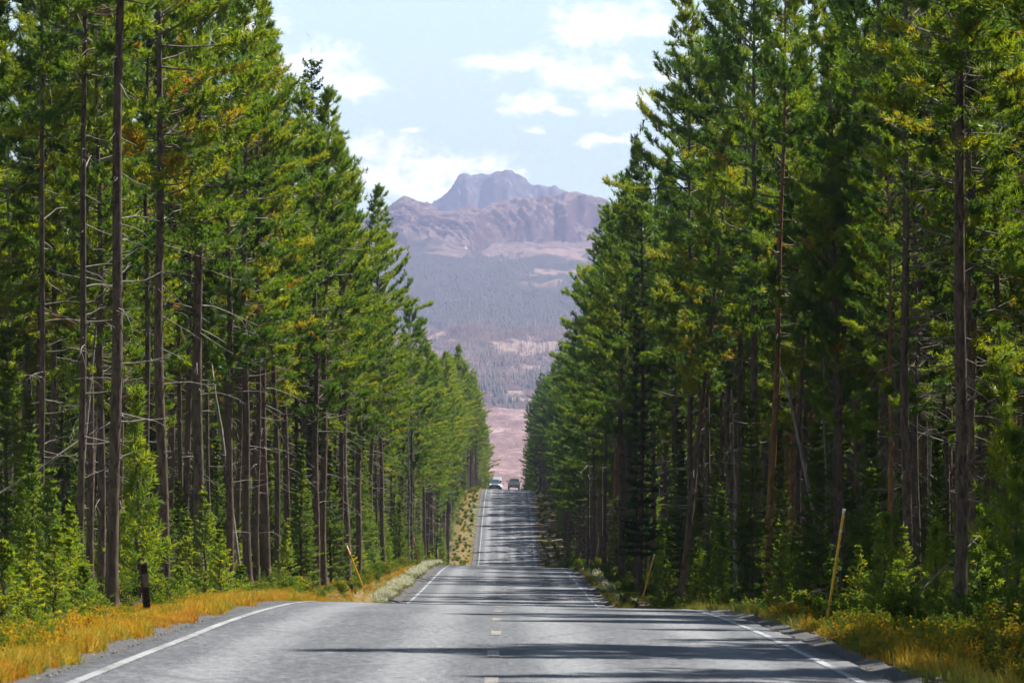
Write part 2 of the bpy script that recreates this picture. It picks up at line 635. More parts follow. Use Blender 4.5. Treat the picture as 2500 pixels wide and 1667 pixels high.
gx = np.concatenate([np.arange(0, 13, 0.35), [14, 15, 16.5, 18, 20, 23, 27, 32, 40, 55, 80, 130, 220, 400]])
gx = np.concatenate([-gx[:0:-1], gx]) + XC
gy = np.concatenate([np.arange(-120, 30, 6.0), np.arange(30, 130, 1.2), np.arange(130, 420, 2.5), np.arange(420, 1401, 7.0)])
obj('ground', strip_grid('ground', lambda y: gx, gy, zground, M['floor']), kind='structure', label='forest floor and verges on both sides of the road')

ry = np.concatenate([np.arange(-100, 30, 5.0), np.arange(30, 130, 0.8), np.arange(130, 420, 2.0), np.arange(420, 1300, 4.0)])


def road_xs(y):
    w = 0.05 * (vnoise2(np.array([y * 0.9]), np.array([1.3]), 5)[0] - 0.5)
    w2 = 0.06 * (vnoise2(np.array([y * 0.8]), np.array([8.3]), 6)[0] - 0.5)
    xs = np.linspace(-3.78 + w, 3.42 + w2, 17)
    return np.concatenate([[xs[0] - 0.04], xs, [xs[-1] + 0.04]])


def road_z(x, y):
    z = zroad(x, y) + 0.012 * (fbm(x * 0.4, y * 0.12, 3, 11) - 0.5)
    z[0] -= 0.06
    z[-1] -= 0.06
    return z


road = obj('road', strip_grid('road', road_xs, ry, road_z, M['asphalt']), kind='structure', label='two lane asphalt road running over three crests')


def shoulder(name, x0, x1, seed):
    def xs(y):
        w = 0.14 * (fbm(np.array([y * 0.6]), np.array([seed * 1.0]), 3, seed)[0] - 0.5)
        return np.linspace(x0, x1 + w * np.sign(x1 - x0), 9)

    def zz(x, y):
        t = np.linspace(0, 1, len(x))
        top = zroad(x, y) - 0.018 - 0.05 * t
        return np.where(t < 0.9, np.maximum(top, zground(x, y) + 0.03), zground(x, y) - 0.05) + 0.012 * (fbm(x * 5, y * 5, 2, seed) - 0.5)
    return obj('gravel_shoulder', strip_grid(name, xs, ry, zz, M['gravel']), kind='structure', label='grey gravel shoulder along the %s edge of the road' % ('left' if x1 < 0 else 'right'))


shoulder('gravel_shoulder', -3.72, -4.35, 3)
shoulder('gravel_shoulder', 3.36, 3.85, 4)


def line(name, xc, w, y0, y1, mat, label=None):
    ys = ry[(ry > y0) & (ry < y1)]
    ys = np.concatenate([[y0], ys, [y1]])
    def xs(y):
        wob = 0.02 * (vnoise2(np.array([y * 0.15]), np.array([xc]), 2)[0] - 0.5)
        return np.array([xc - w / 2 + wob, xc + wob, xc + w / 2 + wob])
    me = strip_grid(name, xs, ys, lambda x, y: zroad(x, y) + 0.012 * (fbm(x * 0.4, y * 0.12, 3, 11) - 0.5) + 0.006, mat)
    o = obj(name, me, road)
    if label:
        o['label'] = label
    return o


line('edge_line', -3.48, 0.105, -90, 1200, M['white_paint'], 'white edge line on the left side of the road')
line('edge_line', 3.12, 0.09, -90, 1200, M['white_worn'], 'worn white edge line on the right side of the road')
yv = 32.6
while yv < 860:
    line('centre_dash', XC, 0.12, yv, yv + 1.9, M['yellow_paint'])
    yv += 8.2 if yv < 120 else 8.8
# ------------------------------------------------------------------ far country
def fan(name, Ds, na, amax, zfn, mat, label):
    nd = len(Ds)
    As = np.linspace(-amax, amax, na)
    A, D = np.meshgrid(As, Ds)
    Z = zfn(A, D)
    V = np.stack([(A * D).ravel(), D.ravel(), Z.ravel()], 1)
    i, j = np.meshgrid(np.arange(na - 1), np.arange(nd - 1))
    a = (j * na + i).ravel()
    Fc = np.stack([a, a + 1, a + 1 + na, a + na], 1)
    return obj(name, mesh_from(name, V, Fc, mat, True), kind='structure', label=label)


def e2z(e, D):
    return CAMZ + e / F * D


def pxa(x2352):
    return (np.asarray(x2352, float) * 2500 / 2352 - CX) / F


def terrain_mat(name, kind):
    m, nt, p = new_mat(name)
    g = nt.nodes.new('ShaderNodeNewGeometry')
    pos = g.outputs['Position']
    x, y, z = separate(nt, pos)
    nx_, ny_, nz_ = separate(nt, g.outputs['Normal'])
    big = noise(nt, pos, 0.004, 5, 0.6)
    mid = noise(nt, pos, 0.02, 5, 0.65)
    fin = noise(nt, pos, 0.09, 4, 0.7)
    if kind == 'plain':
        wide = noise(nt, combine(nt, x * 1.0, y * 0.16, 0.0), 0.022, 6, 0.72)
        col = ramp(nt, wide * 0.6 + fin * 0.4, [(0.36, (0.08, 0.05, 0.05)), (0.5, (0.2, 0.125, 0.12)), (0.62, (0.42, 0.30, 0.28))])
    elif kind == 'foothill':
        wide = noise(nt, combine(nt, x, y * 0.3, z * 2.0), 0.011, 5, 0.62)
        col = ramp(nt, fin * 0.5 + mid * 0.5, [(0.35, (0.045, 0.038, 0.035)), (0.55, (0.105, 0.07, 0.066)), (0.7, (0.16, 0.11, 0.095))])
        col = mixc(nt, wide.ss(0.53, 0.60), col, (0.3, 0.215, 0.175))
        col = mixc(nt, noise(nt, combine(nt, x + 900, y * 0.4, z), 0.012, 4).ss(0.55, 0.63) * 0.8, col, (0.045, 0.055, 0.035))
    elif kind == 'ridge':
        big2 = noise(nt, combine(nt, x, y * 0.4, z), 0.009, 4, 0.6)
        rock = ramp(nt, mid * 0.4 + fin * 0.3 + big2 * 0.3, [(0.36, (0.025, 0.013, 0.016)), (0.5, (0.075, 0.038, 0.038)), (0.62, (0.17, 0.10, 0.09))])
        scree = mixc(nt, fin.ss(0.35, 0.7), (0.10, 0.068, 0.062), (0.27, 0.195, 0.165))
        col = mixc(nt, (nz_ + (mid - 0.5) * 0.4).ss(0.76, 0.93), rock, scree)
        streak = noise(nt, combine(nt, x * 1.0 - y * 0.5, y * 0.06, z * 0.12), 0.03, 5, 0.7)
        col = mixc(nt, streak.ss(0.54, 0.66) * 0.45, col, (0.30, 0.22, 0.185))
        tree = ((z + (big - 0.5) * 420.0 + (mid - 0.5) * 160.0)).ss(610.0, 560.0)
        forest = mixc(nt, fin.ss(0.3, 0.7), (0.03, 0.036, 0.03), (0.062, 0.062, 0.05))
        col = mixc(nt, tree, col, forest)
        # open meadows to the right of the cirque
        mead = noise(nt, combine(nt, x * 0.7, y * 0.35, z * 2.6), 0.007, 4, 0.6)
        msk = mead.ss(0.50, 0.56) * (z.ss(430.0, 480.0)) * (z.ss(640.0, 600.0)) * ((x / y).ss(-0.002, 0.008))
        col = mixc(nt, msk, col, (0.26, 0.175, 0.14))
    else:
        rock = ramp(nt, mid * 0.5 + fin * 0.5, [(0.3, (0.05, 0.048, 0.055)), (0.52, (0.11, 0.105, 0.11)), (0.68, (0.42, 0.41, 0.40))])
        col = rock
    nt.links.new(col, p.inputs['Base Color'])
    p.inputs['Roughness'].default_value = 0.95
    p.inputs['Specular IOR Level'].default_value = 0.05
    bump(nt, p, fin * 0.6 + mid, 0.45, 12.0)
    return m


M['t_plain'], M['t_foot'], M['t_ridge'], M['t_peak'] = (terrain_mat('t_' + k, k) for k in ('plain', 'foothill', 'ridge', 'peak'))

_pl = pchip([1350, 1800, 2300, 2700, 3500, 4300, 4900, 5300, 5700], [-18 / 1350 * F - 20, -110, -60, 10, 95, 180, 232, 250, 225])


def plain_z(A, D):
    x = A * D
    e = _pl(D) + 10 * (fbm(A * 260, D * 0.0016, 4, 21) - 0.5)
    z = e2z(e, D) + 9 * (fbm(x * 0.02, D * 0.006, 4, 22) - 0.5)
    return np.where(D < 1500, np.minimum(z, -22), z)


fan('plain', np.linspace(1340, 5700, 260), 300, 0.16, plain_z, M['t_plain'], 'pinkish dry open slope beyond the last crest')

_ft = pchip([5200, 5500, 5900, 6300, 6700, 7100, 7400, 7700, 8100, 8600], [215, 246, 275, 318, 350, 400, 432, 424, 400, 380])
_hb = pchip(pxa([400, 700, 870, 980, 1040, 1090, 1150, 1220, 1290, 1400, 1700]), [30, 10, -6, 2, 12, 16, 8, 3, 2, 14, 20])


def foot_z(A, D):
    x = A * D
    k = sstep(6400, 7300, D)
    e = _ft(D) + _hb(A) * k + 26 * (fbm(A * 200 + D * 0.002, D * 0.0028, 4, 31) - 0.5) * (1 - 0.5 * k)
    return e2z(e, D) + 34 * (ridged(x * 0.006, D * 0.004, 4, 32) - 0.6)


foot = fan('foothills', np.linspace(5250, 8600, 260), 360, 0.13, foot_z, M['t_foot'], 'burnt brown foothills below the mountains')

rx_ = [300, 560, 760, 868, 900, 930, 955, 985, 1020, 1060, 1085, 1115, 1150, 1180, 1215, 1262, 1300, 1330, 1360, 1385, 1450, 1700, 2000]
ryy = [640, 590, 530, 492, 470, 450, 462, 476, 488, 484, 476, 478, 464, 457, 455, 449, 440, 444, 447, 458, 490, 560, 620]
_rs = pchip(pxa(rx_), [CY - v * 2500 / 2352 for v in ryy])
_rb = pchip([8000, 8600, 9300, 10000, 10700, 11200], [395, 436, 505, 560, 608, 632])


def ridge_z(A, D):
    x = A * D
    u = A * F * 2352 / 2500 + CX * 2352 / 2500
    crest = 11900 + 90 * (fbm(A * 240, A * 0 + 3, 3, 41) - 0.5) + 170 * sstep(1070, 1150, u)
    # left shoulder falls gently toward the viewer, right of the cleft a steep headwall above a bowl
    right = sstep(1070, 1125, u)
    run = 800 * (1 - right) + 235 * right
    t = np.clip((D - (crest - run)) / run, 0, 1)
    low = _rb(np.minimum(D, 11200)) + (18 - 30 * np.exp(-((u - 1080) / 30) ** 2)) * sstep(10900, 11500, D) + 20 * (fbm(A * 300, D * 0.004, 3, 47) - 0.5)
    shape = (1 - right) * (0.75 * t + 0.25 * sstep(0.35, 1.0, t)) + right * t
    e = low + (_rs(A) - low) * shape
    e = e - np.clip((D - crest) / 900, 0, 1) * 160
    z = e2z(e, D)
    cap = 1 - 0.9 * sstep(0.5, 1.0, t)
    gul = (ridged(x * 0.011 + 1.3 * fbm(x * 0.004, D * 0.004, 3, 48), D * 0.0016, 6, 42, 0.62) ** 2.0 - 0.36) * 1.3
    spur = (ridged((x - 0.75 * (12000 - D)) * 0.0085 + 0.9 * fbm(x * 0.006, D * 0.006, 4, 49), D * 0.0012, 6, 44, 0.6) ** 2.2 - 0.35) * 1.4
    z = z + cap * sstep(0.0, 0.3, t) * (right * 58 * gul + (1 - right) * 62 * spur)
    z = z + (7 + 14 * sstep(0.0, 0.3, t)) * (ridged(x * 0.03, D * 0.014, 4, 45) - 0.6)
    return z


ridge = fan('mountain_ridge', np.concatenate([np.linspace(8050, 10900, 160), np.linspace(10912, 12260, 330), np.linspace(12280, 12900, 20)]), 560, 0.09, ridge_z, M['t_ridge'], 'purple brown mountain ridge with forested lower slopes')

qx = [700, 900, 975, 1000, 1030, 1045, 1054, 1076, 1100, 1116, 1126, 1136, 1150, 1165, 1195, 1206, 1214, 1226, 1246, 1272, 1290, 1310, 1400, 1600]
qy = [620, 530, 472, 457, 434, 416, 405, 401, 400, 405, 406, 396, 391, 389, 397, 402, 414, 423, 429, 427, 434, 448, 480, 560]
_ps = pchip(pxa(qx), [CY - v * 2500 / 2352 for v in qy])


def peak_z(A, D):
    x = A * D
    crest = 15950 + 150 * (fbm(A * 200, A * 0 + 7, 3, 51) - 0.5)
    t = np.clip((D - (crest - 330)) / 330, 0, 1)
    e = 540 + (_ps(A) - 540) * (0.6 * t + 0.4 * sstep(0.1, 0.95, t)) - 220 * np.clip((D - crest) / 900, 0, 1)
    z = e2z(e, D)
    cap = 1 - 0.85 * sstep(0.8, 1.0, t)
    gul = ridged(x * 0.008 + 1.2 * fbm(x * 0.003, D * 0.003, 3, 54), D * 0.002, 5, 52) - 0.6
    return z + (0.1 + 0.9 * cap) * 120 * gul + (13 + 14 * cap) * (ridged(x * 0.03, D * 0.015, 5, 53) - 0.6)


fan('mountain_peak', np.concatenate([np.linspace(15100, 15500, 20), np.linspace(15510, 16150, 180), np.linspace(16180, 16900, 15)]), 460, 0.08, peak_z, M['t_peak'], 'grey blue rocky peak behind the nearer ridge')

# old snow lying in the cleft
_a = np.linspace(pxa(1062), pxa(1076), 12)
_D = np.linspace(10900, 11900, 400)
_AA, _DD = np.meshgrid(_a, _D)
_e = (ridge_z(_AA, _DD) - CAMZ) / _DD * F
_D0 = float(np.median([_D[np.argmin(np.abs(_e[:, k] - 640))] for k in range(12)]))
_A, _Dm = np.meshgrid(_a, np.linspace(_D0 - 9, _D0 + 9, 6))
_w = (np.abs(np.linspace(-1, 1, 6))[:, None] * 0.8) ** 2 + (np.linspace(-1, 1, 12)[None] ** 2) + 0.5 * (fbm(_A * 9000, _Dm * 0.1, 2, 8) - 0.5)
_V = np.stack([(_A * _Dm).ravel(), _Dm.ravel(), (ridge_z(_A, _Dm) + 3.0 - 7.0 * _w).ravel()], 1)
_i, _j = np.meshgrid(np.arange(11), np.arange(5))
_q0 = (_j * 12 + _i).ravel()
M['snow'] = simple('old_snow', (0.7, 0.72, 0.76), 0.8, var=0.1, scale=0.05)
obj('snow_patch', mesh_from('snow_patch', _V, np.stack([_q0, _q0 + 1, _q0 + 13, _q0 + 12], 1), M['snow'], True), kind='structure', label='small patch of old snow in the mountain cleft')

# ------------------------------------------------------------------ haze
hb = MB()
hb.box(-2600, 2600, -400, 17200, -30, 1280)
hm = bpy.data.materials.new('haze')
hm.use_nodes = True
hn = hm.node_tree
hn.nodes.clear()
ho = hn.nodes.new('ShaderNodeOutputMaterial')
hv = hn.nodes.new('ShaderNodeVolumePrincipled')
hv.inputs['Color'].default_value = (0.41, 0.44, 0.69, 1)
hv.inputs['Density'].default_value = 6.8e-5
hv.inputs['Anisotropy'].default_value = 0.15
hn.links.new(hv.outputs[0], ho.inputs['Volume'])
haze = obj('haze', hb.mesh('haze', hm), kind='stuff', label='thin bluish haze filling the valley air')
# ------------------------------------------------------------------ trees
def norm(v):
    return v / np.maximum(np.linalg.norm(v, axis=-1, keepdims=True), 1e-9)


def tufts(P, Dr, S, tint, rg, k=11, ln=0.17, wd=0.015, spread=(0.2, 1.15), axis=0.24, tri=False):
    """needle bunches: k thin triangles round each twig tip"""
    n = len(P)
    Dr = norm(Dr)
    ref = np.tile(np.array([0.31, 0.17, 0.93]), (n, 1))
    e1 = norm(np.cross(Dr, ref))
    e2 = np.cross(Dr, e1)
    th = rg.uniform(spread[0], spread[1], (n, k, 1))
    ph = rg.uniform(0, 2 * np.pi, (n, k, 1))
    nd = Dr[:, None] * np.cos(th) + (e1[:, None] * np.cos(ph) + e2[:, None] * np.sin(ph)) * np.sin(th)
    base = P[:, None] - Dr[:, None] * (rg.uniform(0, 1, (n, k, 1)) * axis * S[:, None, None])
    side = norm(np.cross(nd, norm(rg.normal(size=(n, k, 3)))))
    L = ln * S[:, None, None] * rg.uniform(0.7, 1.2, (n, k, 1))
    W = wd * S[:, None, None] * rg.uniform(0.7, 1.3, (n, k, 1))
    mid = base + nd * L * 0.55
    if tri:
        V = np.stack([base - side * W * 0.5, base + nd * L, base + side * W * 0.5], 2)
    else:
        V = np.stack([base - side * W * 0.25, mid - side * W * 0.5, base + nd * L, mid + side * W * 0.5], 2)   # kite
    m = V.shape[2]
    V = V.reshape(-1, 3)
    Fc = np.arange(len(V)).reshape(-1, m)
    T = np.repeat(np.clip(tint[:, None] + rg.normal(0, 0.03, (n, k)), 0, 1).ravel(), m)
    return V, Fc, T


def stick(V, Fc, pts, r0, r1, n=3):
    b = len(V)
    m = len(pts)
    for i, p in enumerate(pts):
        d = norm(pts[min(i + 1, m - 1)] - pts[max(i - 1, 0)])
        e1 = np.cross(d, np.array([0.21, 0.13, 0.97]))
        e1 = norm(e1) if np.linalg.norm(e1) > 1e-3 else np.array([1.0, 0, 0])
        e2 = np.cross(d, e1)
        r = r0 + (r1 - r0) * i / (m - 1)
        for k in range(n):
            a = 2 * math.pi * k / n
            V.append(p + (e1 * math.cos(a) + e2 * math.sin(a)) * r)
    for i in range(m - 1):
        for k in range(n):
            a0, a1 = b + i * n + k, b + i * n + (k + 1) % n
            Fc.append((a0, a1, a1 + n, a0 + n))


def trunk_mesh(rg, H, r0, rtop=0.015, sides=10, wob=0.12, top=1.0):
    pts = []
    nseg = 16
    ph = rg.uniform(0, 6.28, 4)
    def centre(t):
        return np.array([wob * (math.sin(t * 3.1 + ph[0]) - math.sin(ph[0])) + 0.03 * math.sin(t * 17 + ph[1]),
                         wob * (math.sin(t * 2.6 + ph[2]) - math.sin(ph[2])) + 0.03 * math.sin(t * 15 + ph[3]), H * t])
    def rad(t):
        return max(rtop, r0 * (1 - 0.55 * t - 0.42 * t ** 2.2)) * (1 + 0.45 * math.exp(-t * H / 0.35))
    V, Fc = [], []
    ts = [0, 0.006, 0.02, 0.05] + list(np.linspace(0.1, top, nseg))
    for t in ts:
        c = centre(t)
        if t == 0:
            c = c - np.array([0, 0, 0.35])
        r = rad(t)
        for k in range(sides):
            a = 2 * math.pi * k / sides
            rr = r * (1 + 0.06 * math.sin(3 * a + 5 * t) + rg.normal(0, 0.02))
            V.append(c + np.array([math.cos(a) * rr, math.sin(a) * rr, 0]))
    for i in range(len(ts) - 1):
        for k in range(sides):
            a0, a1 = i * sides + k, i * sides + (k + 1) % sides
            Fc.append((a0, a1, a1 + sides, a0 + sides))
    Fc.append(tuple((len(ts) - 1) * sides + k for k in range(sides)))
    return V, Fc, centre, rad


def curve_pts(p0, d, L, rg, up=0.25, n=5, crook=0.12):
    pts = [p0]
    d = norm(d)
    for i in range(n - 1):
        d = norm(d + np.array([0, 0, up / n]) + rg.normal(0, crook, 3) * np.array([1, 1, 0.7]))
        pts.append(pts[-1] + d * L / (n - 1))
    return pts, d


def make_pine(seed, H=21.0, cb=0.38, cr=2.1, r0=0.135, side=0.0, dens=1.0, orange=0.05, bark='bark', k=26, dead=0.0, tr=(0.15, 0.78)):
    """lodgepole pine; side>0: fuller crown and long low limbs on the +X side (towards the road)"""
    rg = np.random.default_rng(seed)
    tV, tF, cen, rad = trunk_mesh(rg, H, r0)
    bV, bF, dV, dF = [], [], [], []
    P, Dn, S, T = [], [], [], []
    z = cb * H
    while z < H * 0.985:
        t = (z - cb * H) / (H * (1 - cb))
        shape = (0.62 + 0.9 * t if t < 0.3 else 0.84 * (1 - ((t - 0.3) / 0.7) ** 1.5) ** 0.9 + 0.1)
        nb = int(rg.integers(2, 5))
        a0 = rg.uniform(0, 6.28)
        for j in range(nb):
            a = a0 + 6.283 * j / nb + rg.normal(0, 0.35)
            cl = float(vnoise2(np.array([z * 0.62 + seed]), np.array([(a % 6.283) * 0.95 + seed * 1.7]), seed))
            if cl < 0.27 and t < 0.85:
                continue
            L = cr * shape * (0.45 + 0.95 * cl) * rg.uniform(0.75, 1.2) * (1 + side * 0.55 * math.cos(a))
            if rg.random() < 0.06:
                L *= 1.35
            dead_b = rg.random() < max(dead, 0.15 if t < 0.3 else 0.03)
            if dead_b and dead < 0.5:
                L *= 0.55
            L = max(L, 0.22)
            elev = (-0.2 + 0.9 * t) + rg.normal(0, 0.2)
            d = np.array([math.cos(a) * math.cos(elev), math.sin(a) * math.cos(elev), math.sin(elev)])
            p0 = cen(z / H) + np.array([0, 0, rg.uniform(-0.1, 0.1)])
            pts, dl = curve_pts(p0, d, L, rg, up=0.55)
            stick(bV, bF, pts, 0.011 + 0.011 * L, 0.006)
            btint = rg.uniform(*tr)
            is_or = rg.random() < orange * (2.2 if t < 0.45 else 0.6)
            nt_ = max(3, int(L * 5.6 * dens))
            for q in range(nt_):
                fq = 0.42 + 0.58 * (q + rg.random()) / nt_
                x_ = fq * (len(pts) - 1)
                i0 = min(int(x_), len(pts) - 2)
                bp = pts[i0] + (pts[i0 + 1] - pts[i0]) * (x_ - i0)
                bd = norm(pts[i0 + 1] - pts[i0])
                sd_ = norm(np.cross(bd, np.array([0, 0, 1.0]))) * (1 if q % 2 else -1)
                tl = rg.uniform(0.16, 0.5) * (0.45 + 0.55 * min(1, L))
                td = norm(bd * rg.uniform(0.5, 1.1) + sd_ * rg.uniform(0.3, 1.0) + np.array([0, 0, rg.uniform(-0.1, 0.65)]))
                tip = bp + td * tl
                if q % 2 == 0:
                    stick(bV, bF, [bp, tip], 0.006, 0.004)
                if dead_b:
                    continue
                for w in range(2):
                    pp = bp + td * tl * (1 - 0.45 * w) + rg.normal(0, 0.035, 3)
                    P.append(pp)
                    Dn.append(norm(td + np.array([0, 0, 0.5]) + rg.normal(0, 0.3, 3)))
                    S.append(rg.uniform(0.9, 1.45))
                    ti = btint + rg.normal(0, 0.1)
                    if is_or and rg.random() < 0.55:
                        T.append(rg.uniform(0.93, 1.0))
                    else:
                        T.append(min(ti, 0.8))
            P.append(pts[-1]); Dn.append(norm(dl + np.array([0, 0, 0.4]))); S.append(1.25 if not dead_b else 0.05); T.append(min(btint + 0.1, 0.8))
        z += rg.uniform(0.16, 0.3) / max(0.75, dens)
    # leader
    for q in range(5 if dead < 0.9 else 1):
        P.append(cen(1.0) + np.array([0, 0, 0.1 - 0.12 * q])); Dn.append(np.array([rg.normal(0, .3), rg.normal(0, .3), 1.0])); S.append(1.0); T.append(0.5)
    # dead lower limbs
    limbs = []
    z = 0.10 * H
    while z < (cb + 0.16) * H:
        a = rg.uniform(0, 6.28)
        L = rg.uniform(0.25, 1.2) * (1.0 + 0.9 * (z / H) / cb) * 0.7 * (1 + side * 0.5 * math.cos(a))
        L = min(L, 1.9)
        elev = rg.normal(0.0, 0.25)
        d = np.array([math.cos(a) * math.cos(elev), math.sin(a) * math.cos(elev), math.sin(elev)])
        pts, _ = curve_pts(cen(z / H), d, L, rg, up=rg.uniform(-0.7, 0.3), n=5, crook=0.2)
        one = L > 0.75 and len(limbs) < 16
        uV, uF = ([], []) if one else (dV, dF)
        stick(uV, uF, pts, 0.008 + 0.008 * L, 0.004, 4 if one else 3)
        if L > 0.7:
            for i in (2, 3):
                s2 = norm(pts[i] - pts[i - 1] + rg.normal(0, 0.6, 3))
                stick(uV, uF, [pts[i], pts[i] + s2 * L * 0.2, pts[i] + s2 * L * 0.35 - np.array([0, 0, 0.07])], 0.007, 0.003)
        if one:
            limbs.append(mesh_from('pine%d_limb' % seed, np.array(uV), uF, M['deadwood']))
        z += rg.uniform(0.08, 0.5) * (1.6 if z < 0.2 * H else 1.0)
    fV, fF, fT = tufts(np.array(P), np.array(Dn), np.array(S), np.array(T), rg, k=k, ln=0.155, wd=0.024, axis=0.2, spread=(0.2, 1.25), tri=True)
    print('pine', seed, len(P), len(fF) * 2)
    nm = 'pine%d' % seed
    return dict(trunk=mesh_from(nm + '_trunk', np.array(tV), tF, M[bark], True),
                branches=mesh_from(nm + '_branches', np.array(bV), bF, M['twig']),
                dead_branches=mesh_from(nm + '_dead', np.array(dV), dF, M['deadwood']),
                crown=mesh_from(nm + '_crown', fV, fF, M['needles'], False, fT), H=H, limbs=limbs)


def make_fir(seed, H=3.0, cb=0.04, cr=0.9, r0=0.04, mat='young', power=0.9, droop=0.0, dens=1.0, tint=(0.2, 0.8), bark='bark', whorl=0.16, strip=0.05):
    """fir or spruce: flat sprays of needled twigs on whorled branches down to the ground"""
    rg = np.random.default_rng(seed)
    tV, tF, cen, rad = trunk_mesh(rg, H, r0, rtop=0.006, sides=7, wob=0.02 * H / 3)
    bV, bF = [], []
    segA, segB, sT, sW = [], [], [], []
    z = cb * H
    while z < H * 0.97:
        t = z / H
        nb = int(rg.integers(4, 7))
        a0 = rg.uniform(0, 6.28)
        for j in range(nb):
            a = a0 + 6.283 * j / nb + rg.normal(0, 0.25)
            L = max(0.08 * H / 3, cr * (1 - t) ** power * rg.uniform(0.7, 1.15))
            elev = -droop + 0.75 * t + rg.normal(0, 0.12)
            d = np.array([math.cos(a) * math.cos(elev), math.sin(a) * math.cos(elev), math.sin(elev)])
            pts, dl = curve_pts(cen(t), d, L, rg, up=0.35 + droop * 0.8, n=4, crook=0.07)
            stick(bV, bF, pts, 0.004 + 0.008 * L, 0.003)
            bt = rg.uniform(*tint)
            for i in range(len(pts) - 1):
                if i > 0 or L < 0.5:
                    segA.append(pts[i]); segB.append(pts[i + 1]); sT.append(bt); sW.append(1.0)
            ns = max(3, int(L * 9 * dens))
            for q in range(ns):
                fq = 0.18 + 0.82 * (q + rg.random()) / ns
                x_ = fq * (len(pts) - 1)
                i0 = min(int(x_), len(pts) - 2)
                bp = pts[i0] + (pts[i0 + 1] - pts[i0]) * (x_ - i0)
                bd = norm(pts[i0 + 1] - pts[i0])
                sd_ = norm(np.cross(bd, np.array([0, 0, 1.0]))) * (1 if q % 2 else -1)
                tl = L * 0.36 * (1.15 - fq) * rg.uniform(0.6, 1.3) + 0.05
                td = norm(bd * 0.75 + sd_ * rg.uniform(0.5, 1.0) + np.array([0, 0, rg.uniform(-0.15, 0.2) - droop * 0.4]))
                segA.append(bp); segB.append(bp + td * tl); sT.append(bt + rg.normal(0, 0.1)); sW.append(0.9)
                if tl > 0.22:
                    for sgn in (1, -1):
                        s3 = norm(td * 0.7 + np.cross(td, np.array([0, 0, 1.0])) * sgn * 0.7 + rg.normal(0, 0.1, 3))
                        mid = bp + td * tl * rg.uniform(0.3, 0.7)
                        segA.append(mid); segB.append(mid + s3 * tl * 0.45); sT.append(bt + rg.normal(0, 0.1)); sW.append(0.8)
        z += whorl * rg.uniform(0.7, 1.3)
    segA.append(cen(0.9)); segB.append(cen(1.0) + np.array([0, 0, 0.06 * H / 3])); sT.append(0.6); sW.append(1.0)
    A, B = np.array(segA), np.array(segB)
    W = np.array(sW) * strip
    Tt = np.clip(np.array(sT), 0, 0.88)
    d = norm(B - A)
    # needles: short kites on both sides along each twig
    Ln = np.linalg.norm(B - A, axis=1)
    Vs, Ts = [], []
    for s in range(6):
        fr = (s + rg.random(len(A))) / 6.0
        sgn = np.where(rg.random(len(A)) < 0.5, 1.0, -1.0) if s > 3 else (1.0 if s % 2 else -1.0)
        sd_ = norm(np.cross(d, norm(np.array([0, 0, 1.0]) + rg.normal(0, 0.45, (len(A), 3))))) * (np.asarray(sgn)[..., None] if np.ndim(sgn) else sgn)
        nd = norm(d * 0.8 + sd_ * 0.9 + rg.normal(0, 0.15, (len(A), 3)))
        base = A + (B - A) * fr[:, None]
        ln = (W * 1.5 + Ln * 0.14)[:, None]
        sd2 = norm(np.cross(nd, norm(rg.normal(size=(len(A), 3)) * 0.6 + np.array([0, 0, 1.0]))))
        ww = (W * 0.42)[:, None]
        mid = base + nd * ln * 0.5
        Vs.append(np.stack([base, mid - sd2 * ww, base + nd * ln, mid + sd2 * ww], 1))
        Ts.append(Tt)
    V = np.concatenate(Vs).reshape(-1, 3)
    T = np.repeat(np.clip(np.concatenate(Ts) + rg.normal(0, 0.03, len(V) // 4), 0, 1), 4)
    nm = 'fir%d' % seed
    return dict(trunk=mesh_from(nm + '_trunk', np.array(tV), tF, M[bark], True),
                branches=mesh_from(nm + '_branches', np.array(bV), bF, M['twig']),
                crown=mesh_from(nm + '_crown', V, np.arange(len(V)).reshape(-1, 4), M[mat], False, T), H=H)


